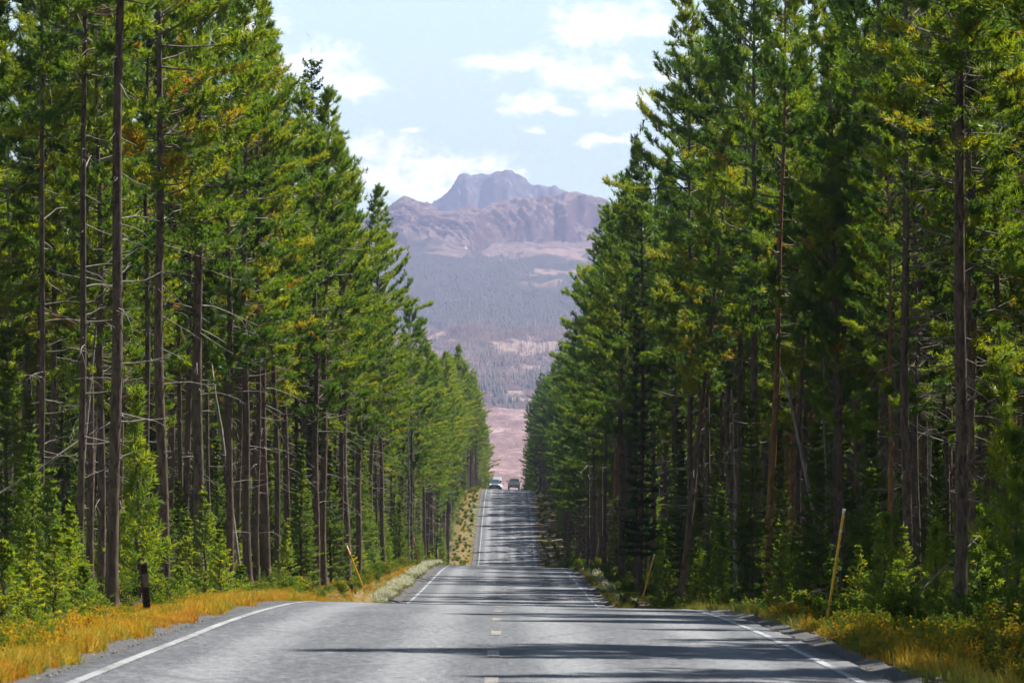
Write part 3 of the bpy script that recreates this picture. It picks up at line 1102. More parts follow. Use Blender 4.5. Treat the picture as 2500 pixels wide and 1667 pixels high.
def make_sapling(seed, H=4.5, cr=0.9):
    """young pine: open whorls of long-needled upturned shoots"""
    rg = np.random.default_rng(seed)
    tV, tF, cen, rad = trunk_mesh(rg, H, 0.05, rtop=0.008, sides=7, wob=0.05)
    bV, bF = [], []
    P, Dn, S, T = [], [], [], []
    z = 0.10 * H
    while z < H * 0.99:
        t = z / H
        nb = int(rg.integers(4, 7))
        a0 = rg.uniform(0, 6.28)
        for j in range(nb):
            a = a0 + 6.283 * j / nb + rg.normal(0, 0.3)
            L = max(0.16, cr * (1 - t) ** 0.8 * rg.uniform(0.65, 1.15))
            elev = 0.1 + 0.75 * t + rg.normal(0, 0.12)
            d = np.array([math.cos(a) * math.cos(elev), math.sin(a) * math.cos(elev), math.sin(elev)])
            pts, dl = curve_pts(cen(t), d, L, rg, up=0.7, n=4, crook=0.1)
            stick(bV, bF, pts, 0.006 + 0.008 * L, 0.004)
            bt = rg.uniform(0.1, 0.6)
            for q in range(max(3, int(L * 9))):
                fq = 0.3 + 0.7 * rg.random()
                x_ = fq * (len(pts) - 1)
                i0 = min(int(x_), len(pts) - 2)
                bp = pts[i0] + (pts[i0 + 1] - pts[i0]) * (x_ - i0)
                bd = norm(pts[i0 + 1] - pts[i0])
                td = norm(bd + rg.normal(0, 0.5, 3) + np.array([0, 0, 0.35]))
                P.append(bp + td * rg.uniform(0.03, 0.2)); Dn.append(td); S.append(rg.uniform(0.8, 1.25)); T.append(bt + rg.normal(0, 0.08))
            P.append(pts[-1]); Dn.append(dl); S.append(1.3); T.append(bt + 0.1)
        z += rg.uniform(0.24, 0.42)
    V, Fc, Tt = tufts(np.array(P), np.array(Dn), np.array(S), np.clip(np.array(T), 0, 0.85), rg, k=14, ln=0.17, wd=0.02, spread=(0.3, 1.3), axis=0.2)
    nm = 'sapling%d' % seed
    return dict(trunk=mesh_from(nm + '_trunk', np.array(tV), tF, M['bark'], True),
                branches=mesh_from(nm + '_branches', np.array(bV), bF, M['twig']),
                crown=mesh_from(nm + '_crown', V, Fc, M['young'], False, Tt), H=H)


def make_shrub(seed, H=0.9, spread=0.8, tint=(0.1, 0.6), leaf=0.055, n=16, mat='leaf'):
    rg = np.random.default_rng(seed)
    bV, bF = [], []
    P, Dn, T = [], [], []
    for i in range(n):
        a = rg.uniform(0, 6.28)
        lean = rg.uniform(0.1, 1.0)
        d = np.array([math.cos(a) * lean * spread, math.sin(a) * lean * spread, H])
        L = np.linalg.norm(d) * rg.uniform(0.55, 1.05)
        pts, _ = curve_pts(np.array([rg.normal(0, 0.08), rg.normal(0, 0.08), -0.05]), d, L, rg, up=0.1, n=5, crook=0.16)
        stick(bV, bF, pts, 0.008, 0.003)
        bt = rg.uniform(*tint)
        for q in range(34):
            x_ = (0.25 + 0.75 * rg.random()) * 4
            i0 = min(int(x_), 3)
            bp = pts[i0] + (pts[i0 + 1] - pts[i0]) * (x_ - i0)
            dd = norm(rg.normal(0, 1, 3) + np.array([0, 0, 0.7]))
            P.append(bp + dd * rg.uniform(0, 0.12)); Dn.append(dd); T.append(bt + rg.normal(0, 0.1))
    P, Dn, T = np.array(P), np.array(Dn), np.array(T)
    V, Fc, Tt = tufts(P, Dn, np.full(len(P), leaf / 0.055), np.clip(T, 0, 1), rg, k=3, ln=0.085, wd=0.045, spread=(0.2, 1.2), axis=0.02)
    nm = 'shrub%d' % seed
    return dict(stems=mesh_from(nm + '_stems', np.array(bV), bF, M['twig']),
                foliage=mesh_from(nm + '_foliage', V, Fc, M[mat], False, Tt), H=H)


def spawn(proto, name, loc, rz, label, cat, group=None, scale=1.0, parts=None):
    t = thing(name, loc, rz, label, cat, group, scale)
    for k, me in proto.items():
        if k == 'limbs':
            for m_ in me:
                obj('dead_branch', m_, t)
        elif k != 'H':
            o = obj(k, me, t)
            if k != 'trunk':
                o['kind'] = 'stuff'
    return t


def joined(name, proto):
    """one mesh of all the parts, for the masses that nobody could count"""
    Vs, Ls, Lt, mi, ti, mats = [], [], [], [], [], []
    off = 0
    items = [(k, m_) for k, m_ in proto.items() if k not in ('H', 'limbs')] + [('limb', m_) for m_ in proto.get('limbs', [])]
    for k, me in items:
        nv = len(me.vertices)
        v = np.empty(nv * 3, np.float32); me.vertices.foreach_get('co', v)
        l = np.empty(len(me.loops), np.int32); me.loops.foreach_get('vertex_index', l)
        c = np.empty(len(me.polygons), np.int32); me.polygons.foreach_get('loop_total', c)
        Vs.append(v.reshape(-1, 3)); Ls.append(l + off); Lt.append(c)
        mi.append(np.full(len(c), len(mats), np.int32)); mats.append(me.materials[0])
        if 'tint' in me.attributes:
            a = np.empty(nv, np.float32); me.attributes['tint'].data.foreach_get('value', a)
        else:
            a = np.zeros(nv, np.float32)
        ti.append(a)
        off += nv
    V, L, C = np.concatenate(Vs), np.concatenate(Ls), np.concatenate(Lt)
    me = bpy.data.meshes.new(name)
    me.vertices.add(len(V)); me.vertices.foreach_set('co', V.ravel())
    me.loops.add(len(L)); me.loops.foreach_set('vertex_index', L)
    me.polygons.add(len(C))
    me.polygons.foreach_set('loop_start', np.concatenate([[0], np.cumsum(C)[:-1]]).astype(np.int32))
    me.polygons.foreach_set('loop_total', C)
    for m_ in mats:
        me.materials.append(m_)
    me.polygons.foreach_set('material_index', np.concatenate(mi))
    at = me.attributes.new('tint', 'FLOAT', 'POINT'); at.data.foreach_set('value', np.concatenate(ti))
    me.update(); me.validate()
    return bpy.data.objects.new(name, me)


def scatter(name, protos, pts, rots, scl, idx, **props):
    """one stuff object whose points carry instances of the given objects"""
    c = bpy.data.collections.new('src_' + name)
    for i, o in enumerate(protos):
        o.name = 'src_%s_%02d' % (name, i)
        c.objects.link(o)
    me = bpy.data.meshes.new(name)
    pts = np.asarray(pts, np.float32)
    me.vertices.add(len(pts)); me.vertices.foreach_set('co', pts.ravel())
    a = me.attributes.new('rot', 'FLOAT_VECTOR', 'POINT'); a.data.foreach_set('vector', np.asarray(rots, np.float32).ravel())
    a = me.attributes.new('scl', 'FLOAT_VECTOR', 'POINT'); a.data.foreach_set('vector', np.asarray(scl, np.float32).ravel())
    a = me.attributes.new('pick', 'INT', 'POINT'); a.data.foreach_set('value', np.asarray(idx, np.int32))
    o = obj(name, me, **props)
    ng = bpy.data.node_groups.new('scatter_' + name, 'GeometryNodeTree')
    ng.interface.new_socket('Geometry', in_out='INPUT', socket_type='NodeSocketGeometry')
    ng.interface.new_socket('Geometry', in_out='OUTPUT', socket_type='NodeSocketGeometry')
    gi, go = ng.nodes.new('NodeGroupInput'), ng.nodes.new('NodeGroupOutput')
    ip = ng.nodes.new('GeometryNodeInstanceOnPoints')
    ci = ng.nodes.new('GeometryNodeCollectionInfo')
    ci.inputs['Collection'].default_value = c
    ci.inputs['Separate Children'].default_value = True
    ci.inputs['Reset Children'].default_value = True
    ip.inputs['Pick Instance'].default_value = True

    def na(nm, ty):
        n = ng.nodes.new('GeometryNodeInputNamedAttribute')
        n.data_type = ty
        n.inputs['Name'].default_value = nm
        return n.outputs[0]
    ng.links.new(gi.outputs[0], ip.inputs['Points'])
    ng.links.new(ci.outputs[0], ip.inputs['Instance'])
    ng.links.new(na('pick', 'INT'), ip.inputs['Instance Index'])
    e2r = ng.nodes.new('FunctionNodeEulerToRotation')
    ng.links.new(na('rot', 'FLOAT_VECTOR'), e2r.inputs[0])
    ng.links.new(e2r.outputs[0], ip.inputs['Rotation'])
    ng.links.new(na('scl', 'FLOAT_VECTOR'), ip.inputs['Scale'])
    ng.links.new(ip.outputs[0], go.inputs[0])
    md = o.modifiers.new('scatter', 'NODES')
    md.node_group = ng
    return o


# prototypes: 0-3 inner pines, 4-6 edge pines with road-side limbs, 7 tall bare one, 8 orange barked
PINES = [make_pine(101, 21, 0.40, 1.6, orange=0.015), make_pine(102, 22, 0.34, 1.75, r0=0.13, orange=0.02), make_pine(103, 19.5, 0.44, 1.5, r0=0.12, orange=0.01),
         make_pine(104, 20.5, 0.3, 1.5, r0=0.125, orange=0.01),
         make_pine(105, 21.5, 0.41, 2.0, side=0.65, r0=0.15, orange=0.022, tr=(0.34, 0.86)), make_pine(106, 20.5, 0.36, 2.05, side=0.6, r0=0.145, orange=0.005, tr=(0.04, 0.54)),  # sunlit look of left pines, shade of right ones, painted into needle tint
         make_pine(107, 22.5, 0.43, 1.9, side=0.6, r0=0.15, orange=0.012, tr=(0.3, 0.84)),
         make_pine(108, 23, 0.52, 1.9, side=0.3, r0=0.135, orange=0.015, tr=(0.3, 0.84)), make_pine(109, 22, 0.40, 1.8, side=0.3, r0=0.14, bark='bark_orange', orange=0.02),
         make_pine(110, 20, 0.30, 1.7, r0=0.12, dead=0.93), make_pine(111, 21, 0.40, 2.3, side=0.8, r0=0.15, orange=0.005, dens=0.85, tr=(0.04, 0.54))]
FIR_TALL = make_fir(201, 21, 0.10, 1.15, r0=0.14, mat='fir', power=0.75, droop=0.35, tint=(0.0, 0.35), whorl=0.34, strip=0.085, dens=0.9)
FIR_MID = [make_fir(202, 9, 0.06, 1.3, r0=0.08, mat='fir', power=0.85, droop=0.2, tint=(0.2, 0.9), whorl=0.26, strip=0.07),
           make_fir(203, 7, 0.05, 1.2, r0=0.07, mat='fir', power=0.9, droop=0.1, tint=(0.3, 0.95), whorl=0.24, strip=0.07)]
FIR_YOUNG = [make_fir(204, 3.4, 0.04, 0.95, tint=(0.2, 0.75)), make_fir(205, 2.4, 0.04, 0.85, tint=(0.3, 0.85)), make_fir(206, 1.7, 0.03, 0.8, power=0.7, tint=(0.1, 0.7)),
             make_fir(207, 4.4, 0.04, 1.0, tint=(0.1, 0.6), whorl=0.19)]
SAPL = [make_sapling(301, 4.6, 0.95), make_sapling(302, 3.2, 0.8), make_sapling(303, 2.0, 0.6)]
SHRUB = [make_shrub(401, 0.8, 0.7, (0.1, 0.55)), make_shrub(402, 0.6, 0.7, (0.5, 0.95), leaf=0.03, n=30), make_shrub(403, 1.1, 0.7, (0.3, 0.75)), make_shrub(404, 0.45, 0.6, (0.72, 1.0), leaf=0.026, n=44)]

# ------------------------------------------------------------------ the forest: hand-set trees first
def place_pine(x, D, proto, label, group, hs=1.0, diam=None, lean=(0, 0), rz=None, name='pine_tree'):
    if rz is None:
        rz = (0.0 if x < 0 else math.pi) + random.uniform(-0.6, 0.6)
    P = PINES[proto]
    t = spawn(P, name, (x, D, zg(x, D) - 0.05), rz, label, 'tree', group, hs)
    t.rotation_euler = (lean[0], lean[1], rz)
    if diam:
        base_r = {0: .135, 1: .13, 2: .12, 3: .125, 4: .15, 5: .145, 6: .15, 7: .135, 8: .14, 9: .12, 10: .15}[proto]
        k = diam / (2 * base_r * hs * 0.92)
        for ch in t.children:
            if ch.name.startswith('trunk'):
                ch.scale = (k, k, 1)
    return t


placed = []      # (x, D) of every tree that stands


def hand(px, s, w, proto, label, hs=1.0, lean=(0, 0), rz=None, group=None, name='pine_tree'):
    D = F / s
    x = px2x(px, D)
    placed.append((x, D))
    return place_pine(x, D, proto, label, group, hs, w / s, lean, rz, name)


GL, GR = 'lodgepole pines lining the left side of the road', 'lodgepole pines lining the right side of the road'
LEFT_HAND = [
    (277, 120, 28, 7, 'bare straight pine trunk rising from orange grass, nearest the road on the left', 1.05),
    (198, 110, 18, 7, 'slim pine trunk just left of the nearest roadside trunk on the left', 1.0),
    (102, 100, 15, 7, 'thin dark pine trunk close to the left edge, in front of a twin', 0.95),
    (124, 94, 16, 0, 'thin sunlit pine trunk close behind its dark twin near the left edge', 0.95),
    (216, 84, 23, 0, 'dark shaded pine trunk behind the slim trunk, far left', 1.0),
    (362, 90, 16, 2, 'slightly leaning pine trunk behind the young pine on the left', 1.0),
    (403, 100, 25, 4, 'stout pine with dead side limbs directly behind the bright young pine', 1.0),
    (446, 80, 13, 2, 'thin pine trunk between two stout trunks on the left', 0.95),
    (486, 91, 27, 4, 'stout brown pine with crooked bare limbs reaching toward the road', 1.0),
    (514, 79, 10, 2, 'pole thin pine right beside the stout limbed pine', 0.85),
    (560, 84, 18, 5, 'brown pine trunk with low green limb on the left', 0.84),
    (580, 72, 15, 0, 'dark pine trunk half hidden behind its neighbour, left forest edge', 0.84),
    (607, 80, 20, 6, 'dark pine trunk, first of three standing close together on the left', 0.84),
    (626, 76, 15, 0, 'narrow pine trunk, middle of three standing close together on the left', 0.84),
    (650, 75, 22, 4, 'brown pine trunk, last of three standing close together on the left', 0.84),
    (680, 70, 14, 1, 'thin pine trunk just past the three close trunks on the left', 0.84),
    (771, 68, 18, 5, 'brown pine trunk before the long yellow leaning pole on the left', 0.82),
    (790, 66, 17, 6, 'grey brown pine trunk just behind the leaning yellow pole on the left', 0.82),
    (832, 62, 13, 1, 'shaded pine trunk right of the leaning yellow pole', 0.82),
    (848, 60, 19, 4, 'stout dark pine trunk above the leaning yellow pole', 0.82),
    (874, 53, 15, 5, 'dark pine trunk over the green thicket on the left', 0.82),
    (885, 50, 9, 2, 'thin pine trunk touching a thicker one above the left thicket', 0.82),
    (937, 43, 11, 6, 'dark pine trunk above the red roadside pole', 0.97),
    (1004, 34, 8, 5, 'straight pine trunk in the middle distance on the left', 0.97),
    (1040, 28, 8, 6, 'pine trunk near the thin yellow pole on the left', 1.0),
    (1056, 25, 7, 4, 'pine trunk behind the thin yellow pole on the left', 1.0),
    (1092, 21, 8, 5, 'pine at the clearing edge below the far left crest', 0.95),
]
RIGHT_HAND = [
    (2342, 125, 31, 6, 'thick pine trunk, sunlit brown on one side, near the right edge', 1.0),
    (2372, 106, 22, 0, 'pine trunk just behind the thick one near the right edge', 1.0),
    (2232, 90, 19, 1, 'pale brown pine trunk left of the thick one, right forest', 1.0),
    (2252, 84, 15, 0, 'brown pine trunk beside the pale brown one, right forest', 1.0),
    (2190, 84, 17, 2, 'grey pine trunk in the right forest behind the tall roadside pole', 1.0),
    (2162, 76, 13, 8, 'orange brown slender pine trunk deep in the right forest', 1.0),
    (2134, 74, 10, 2, 'thin grey pine trunk deep in the right forest', 0.9),
    (2097, 82, 18, 5, 'dark brown pine trunk above the tall yellow roadside pole', 1.0),
    (2046, 72, 16, 1, 'shaded pine trunk behind young firs on the right', 1.0),
    (1928, 72, 16, 8, 'rusty pine trunk behind a leaning dead pole on the right', 1.0),
    (1945, 77, 13, 1, 'grey pine trunk beside the leaning dead pole on the right', 0.95),
    (1838, 74, 20, 6, 'dark thick pine trunk beside the orange barked one', 1.1),
    (1796, 68, 13, 10, 'grey straight pine trunk on the right, bare of limbs low down', 1.14),
    (1756, 66, 8, 2, 'thin dark pine trunk in the middle of the right forest edge', 0.9),
    (1728, 62, 13, 5, 'dark brown pine trunk left of the thin dark one on the right', 1.1),
    (1682, 66, 14, 6, 'upright pine trunk beside the grey leaning one on the right', 1.02),
    (1553, 52, 12, 0, 'pine trunk between the orange trunk and the leaning one, right side', 1.0),
    (1519, 51, 15, 5, 'dark pine trunk standing at the road edge right of the orange trunk', 0.97),
    (1472, 40, 9, 6, 'grey pine trunk left of the orange trunk on the right', 1.0),
    (1452, 37, 7, 5, 'thin pine trunk in the far right forest edge', 1.0),
    (1436, 35, 7, 4, 'pine trunk over the pair of thin yellow poles on the right', 1.0),
]
for px, s, w, pr, lb, hs in LEFT_HAND:
    hand(px, s, w, pr, lb, hs, group=GL, lean=(random.gauss(0, 0.008), random.gauss(-0.008, 0.008)))
for px, s, w, pr, lb, hs in RIGHT_HAND:
    hand(px, s, w, pr, lb, hs, group=GR, lean=(random.gauss(0, 0.008), random.gauss(-0.010, 0.008)))
hand(1868, 80, 18, 8, 'orange barked pine trunk leaning slightly, right forest edge', 1.0, lean=(0, -0.035), group=GR)
hand(1498, 41, 12, 8, 'orange barked pine trunk at the road edge, far right side', 1.0, lean=(0, -0.01), group=GR)
hand(1660, 69, 15, 2, 'grey pine trunk leaning toward the road on the right', 0.9, lean=(0, -0.10), group=GR)
hand(708, 69, 16, 1, 'dark pine trunk leaning left among upright ones on the left', 0.95, lean=(0, -0.05), group=GL)
n_hand = len(placed)

# tall dark fir on the right, and the pointed tree that overtops the left wall
D = F / 60.0
spawn(FIR_TALL, 'fir_tree', (px2x(1560, D), D, zg(px2x(1560, D), D)), 0.4, 'dark narrow spire shaped fir standing out of the right forest wall', 'tree', None, (0.85, 0.85, 0.88))
placed.append((px2x(1560, D), D))
D = F / 62.0
spawn(FIR_TALL, 'fir_tree', (px2x(752, D), D, zg(px2x(752, D), D)), 1.4, 'pointed tree top rising above the left forest wall against the cloud', 'tree', None, (0.9, 0.9, 1.0))
placed.append((px2x(752, D), D))

# fill the stand
cell = {}


def ok(x, D, r):
    i, j = int(x // 2), int(D // 2)
    for a in range(i - 1, i + 2):
        for b in range(j - 1, j + 2):
            for (u, v) in cell.get((a, b), ()):
                if (u - x) ** 2 + (v - D) ** 2 < r * r:
                    return False
    return True


def put(x, D):
    cell.setdefault((int(x // 2), int(D // 2)), []).append((x, D))


for (x, D) in placed:
    put(x, D)
cand = []
for sidx in (-1, 1):
    D = 22.0 if sidx > 0 else 45.0
    while D < 1260:
        halfw = 0.107 * D + 4
        for trial in range(5 + (2 if sidx > 0 else 0) - (1 if sidx < 0 and D < 320 else 0)):
            edge = (7.3 + 1.2 * random.random() if sidx < 0 else 6.6 + 1.2 * random.random())
            if sidx > 0 and D < 95:
                edge += 2.0
            if D > 850:
                edge = 5.4 + random.random()
            depth = min(30.0, max(6.0, halfw - edge + (16 if sidx > 0 else 6)))
            if D > 420:
                depth = 15
            x = sidx * (edge + depth * random.random() ** 1.25)
            y = D + random.uniform(0, 2.2)
            ax = abs(x)
            infr = ax < 0.1045 * y + 1.2
            s = F / y
            if infr and y < 118:
                continue
            if infr and y < 175 and ax < 9.6:
                continue
            if infr and y < 240 and ax < 7.6:
                continue
            if ok(x, y, (1.75 if x > 0 else 2.1) if y < 420 else 1.9):
                put(x, y)
                cand.append((x, y))
        D += 2.0
cand = np.array(cand)
edge_d = np.where(cand[:, 0] < 0, -cand[:, 0] - 7.0, cand[:, 0] - 6.4)
infr = np.abs(cand[:, 0]) < 0.1045 * cand[:, 1] + 0.8
score = F / cand[:, 1] * np.exp(-np.maximum(edge_d, 0) / 3.0) * infr * (cand[:, 1] < 1000)
order = np.argsort(-score)
NI = 300 - n_hand
single, rest = order[:NI], order[NI:]
rest = np.concatenate([rest, []]).astype(int)


def ordinal(n):
    u = ['', 'first', 'second', 'third', 'fourth', 'fifth', 'sixth', 'seventh', 'eighth', 'ninth', 'tenth', 'eleventh', 'twelfth', 'thirteenth', 'fourteenth', 'fifteenth', 'sixteenth', 'seventeenth', 'eighteenth', 'nineteenth']
    t = {2: 'twent', 3: 'thirt', 4: 'fort', 5: 'fift', 6: 'sixt', 7: 'sevent', 8: 'eight', 9: 'ninet'}
    if n < 20:
        return u[n]
    return t[n // 10] + ('ieth' if n % 10 == 0 else 'y-' + u[n % 10])


nfront = {-1: 0, 1: 0}
nback = {-1: 0, 1: 0}
for i in sorted(single, key=lambda k: cand[k][1]):
    x, y = cand[i]
    sg = -1 if x < 0 else 1
    front = edge_d[i] < 1.5
    side_w = 'left' if sg < 0 else 'right'
    if front:
        nfront[sg] += 1
        if nfront[sg] < 100:
            lb = '%s pine counted away from the camera along the %s forest edge past the big trunks' % (ordinal(nfront[sg]), side_w)
        else:
            lb = 'distant pine in the %s forest edge toward the far crest' % side_w
        pr = int(rng.choice([4, 6, 6, 4, 7, 4, 1] if sg < 0 else [5, 10, 10, 5, 10, 1]))  # left takes mostly sun-bright needle tints, right mostly shade-dark ones
    else:
        nback[sg] += 1
        lb = '%s pine from the camera among those behind the front row of the %s forest' % (ordinal(nback[sg]), side_w)
        pr = int(rng.choice([0, 1, 2, 3, 0, 1, 3, 8, 9]))
    hz = float(rng.uniform(0.8, 1.1)) * (float(rng.uniform(0.6, 0.8)) if rng.random() < 0.1 else 1.0)
    if sg < 0 and 110 < y < 440:
        hz = min(hz, 0.9) * (0.93 if y < 270 else 0.88)
    elif sg < 0:
        hz *= 0.94
    wz = hz * float(rng.uniform(0.88, 1.2))
    place_pine(x, y, pr, lb, GL if sg < 0 else GR, (wz, wz, hz), None, (float(rng.normal(0, 0.012)), float(rng.normal(0, 0.012))))
n = len(rest)
sgn = np.where(cand[rest, 0] < 0, 0.0, np.pi)
front = edge_d[rest] < 1.8
idx = np.where(front, rng.choice([4, 5, 6, 10, 5], n), rng.choice([0, 1, 2, 3, 8, 9], n, p=[.2, .2, .2, .2, .13, .07]))
idx = np.where(front & (cand[rest, 0] > 0) & ((idx == 4) | (idx == 6)), 10, idx)  # right edge keeps to pines whose needles are tinted as if shaded
idx = np.where(front & (cand[rest, 0] < 0) & ((idx == 5) | (idx == 10)), 6, idx)  # left edge keeps to pines whose needles are tinted as if sunlit
scl = rng.uniform(0.78, 1.1, n) * np.where(rng.random(n) < 0.1, rng.uniform(0.6, 0.8, n), 1.0)
scl = np.where((cand[rest, 0] < 0) & (cand[rest, 1] > 110) & (cand[rest, 1] < 440), np.minimum(scl, 0.9) * np.where(cand[rest, 1] < 270, 0.95, 0.9), scl)
scl = np.where((cand[rest, 0] < 0) & (cand[rest, 1] >= 440), scl * 0.94, scl)
wid = scl * rng.uniform(0.85, 1.25, n)
pz = zground(cand[rest, 0], cand[rest, 1]) - 0.05
scatter('pine_forest', [joined('p%d' % i, PINES[i]) for i in range(11)], np.stack([cand[rest, 0], cand[rest, 1], pz], 1),
        np.stack([rng.normal(0, 0.012, n), rng.normal(0, 0.012, n), np.where(front, sgn + rng.normal(0, 0.5, n), rng.uniform(0, 6.28, n))], 1),
        np.stack([wid, wid, scl], 1), idx, kind='stuff', label='mass of pines filling the forest deep on both sides of the road')
print('pines', n_hand, len(single), len(rest))

# ------------------------------------------------------------------ young trees and shrubs
def young(px, s, proto, label, cat='tree', name='young_fir', hs=1.0, rz=None, group=None):
    D = F / s
    x = px2x(px, D)
    return spawn(proto, name, (x, D, zg(x, D) - 0.04), random.uniform(0, 6.28) if rz is None else rz, label, cat, group, hs)


YL, YR = 'young conifers along the left forest edge', 'young conifers along the right forest edge'
young(340, 108, SAPL[0], 'bright green young pine in front of the stout left trunks', name='young_pine', hs=1.05, group=YL)
young(120, 122, FIR_YOUNG[0], 'sunny yellow green young fir behind the broken stump', hs=0.95, group=YL)
young(85, 116, FIR_YOUNG[3], 'tallest yellow green young fir at the far left', hs=0.9, group=YL)
young(175, 118, FIR_YOUNG[0], 'young fir between the slim trunk and the yellow green firs', hs=0.75, group=YL)
young(70, 188, FIR_YOUNG[1], 'broad bushy young fir in the bottom left corner', hs=0.58, group=YL)
young(205, 178, FIR_YOUNG[2], 'low rounded fir bush at the grass edge by the nearest left trunk', hs=0.5, group=YL)
young(170, 158, FIR_YOUNG[1], 'bushy green young fir beside the nearest left trunk', hs=0.55, group=YL)
young(10, 192, FIR_YOUNG[2], 'young fir cut by the left edge of the photo', hs=0.75, group=YL)
young(135, 182, FIR_YOUNG[1], 'young fir thick with lower boughs, left bottom thicket', hs=0.6, group=YL)
young(500, 100, FIR_YOUNG[0], 'dark young fir with drooping boughs under the stout left pines', hs=0.85, group=YL)
young(540, 104, FIR_YOUNG[1], 'light green young fir at the foot of the brown left trunks', hs=0.8, group=YL)
young(440, 112, FIR_YOUNG[2], 'small green fir between the young pine and the black post', hs=0.6, group=YL)
young(590, 98, FIR_YOUNG[2], 'low green fir under the three close left trunks', hs=0.65, group=YL)
young(735, 74, FIR_MID[1], 'tall leafy young fir between left trunks before the leaning pole', name='young_fir', hs=0.72, group=YL)
young(808, 64, FIR_MID[1], 'bushy young fir behind the leaning yellow pole', hs=0.8, group=YL)
young(700, 82, FIR_YOUNG[0], 'bright young fir left of the leaning yellow pole', hs=0.7, group=YL)
young(2440, 118, SAPL[0], 'bright green young pine at the right edge of the photo', name='young_pine', hs=1.1, group=YR)
young(2475, 128, SAPL[1], 'low young pine in the right corner thicket', name='young_pine', hs=1.1, group=YR)
young(2030, 108, SAPL[2], 'small bright pine seedling right of the tall yellow pole', name='young_pine', hs=0.45, group=YR)
young(2200, 112, SAPL[2], 'small pine bush left of the thick right trunk', name='young_pine', hs=0.65, group=YR)
young(2400, 150, FIR_YOUNG[2], 'green fir bush at the bottom right corner', hs=0.45, group=YR)
young(2290, 116, SAPL[1], 'young pine leaning on the thick right trunk', name='young_pine', hs=0.6, group=YR)
young(1990, 86, FIR_MID[1], 'sunlit young fir deep behind the tall yellow pole', hs=0.85, group=YR)
young(1834, 84, FIR_MID[0], 'dark fir with boughs to the ground, right forest edge', name='young_fir', hs=0.75, group=YR)
young(2130, 92, FIR_MID[1], 'shaded dark fir filling the right understory', hs=0.6, group=YR)
young(1760, 80, FIR_YOUNG[3], 'shaded young fir right of the second yellow pole', hs=0.7, group=YR)
young(1905, 90, FIR_YOUNG[0], 'light green young fir left of the tall yellow pole', hs=0.8, group=YR)
young(1700, 76, FIR_YOUNG[1], 'low fir behind the leaning grey trunk, right side', hs=0.8, group=YR)

# hundreds of further young trees: nearest ones are things, the rest one mass
pts_i, pts_s = [], []
for sidx in (-1, 1):
    D = 100.0
    while D < 840:
        for q in range(2 if 175 < D < 320 else 1):
            e = (6.6 if sidx < 0 else 6.2)
            if D < 170:
                e += 1.6
            x = sidx * (e + abs(random.gauss(0, 1.4)) + random.random())
            y = D + random.uniform(-1.5, 1.5)
            if abs(x) < 0.104 * y:
                (pts_i if (q == 0 and random.random() < 0.75) else pts_s).append((x, y))
        D += 4.0 if D < 320 else 6.5
# deeper understory
for sidx in (-1, 1):
    for q in range(520):
        y = 125 + 400 * random.random() ** 1.3
        x = sidx * (9.5 + 21 * random.random() ** 1.1)
        if abs(x) < 0.104 * y + 2:
            pts_s.append((x, y))
ALLY = [FIR_YOUNG[0], FIR_YOUNG[1], FIR_YOUNG[2], FIR_YOUNG[3], FIR_MID[0], FIR_MID[1], SAPL[0], SAPL[1]]
ycount = {}
for (x, y) in sorted(pts_i, key=lambda p: p[1])[:240]:
    side_w = 'left' if x < 0 else 'right'
    zone = 'before the second crest' if y < 300 else ('in the dip' if y < 560 else 'on the far rise')
    ycount[(side_w, zone)] = ycount.get((side_w, zone), 0) + 1
    pr = ALLY[int(rng.choice([0, 1, 2, 3, 4, 5, 7], p=[.2, .2, .14, .18, .06, .12, .1]))]
    spawn(pr, 'young_pine' if pr is SAPL[1] else 'young_fir', (x, y, zg(x, y) - 0.04), random.uniform(0, 6.28), '%s young conifer from the camera at the %s edge, %s' % (ordinal(ycount[(side_w, zone)]), side_w, zone), 'tree',
          YL if x < 0 else YR, float(rng.uniform(0.6, 1.05)))
pts_s = np.array(pts_s)
n = len(pts_s)
sc_ = rng.uniform(0.5, 1.05, n)
scatter('understory', [joined('u%d' % i, a) for i, a in enumerate(ALLY)], np.stack([pts_s[:, 0], pts_s[:, 1], zground(pts_s[:, 0], pts_s[:, 1]) - 0.04], 1),
        np.stack([np.zeros(n), np.zeros(n), rng.uniform(0, 6.28, n)], 1), np.stack([sc_] * 3, 1), rng.integers(0, len(ALLY), n),
        kind='stuff', label='dense young conifers filling the forest understory')

young(395, 128, SHRUB[2], 'yellow green leafy shrub beside the black post', 'shrub', 'shrub', 0.55)
young(2370, 150, SHRUB[0], 'deep green leafy shrub in the bottom right corner', 'shrub', 'shrub', 0.75)
young(1770, 120, SHRUB[2], 'tawny twiggy shrub at the road edge right of the second pole', 'shrub', 'shrub', 0.5)
young(640, 112, SHRUB[0], 'grey green twiggy shrub under the three close left trunks', 'shrub', 'shrub', 0.6)
young(680, 104, SHRUB[2], 'green shrub above the golden grass left of the leaning pole', 'shrub', 'shrub', 0.6)
def clear(x, y):
    """keep the foot of the nearest poles, posts and trunks free of tall plants"""
    px = CX + x / y * F
    return not ((50 < y < 81 and 1970 < px < 2065) or (55 < y < 100 and 225 < px < 450) or (150 < y < 193 and 860 < px < 920) or (150 < y < 190 and 1545 < px < 1590))


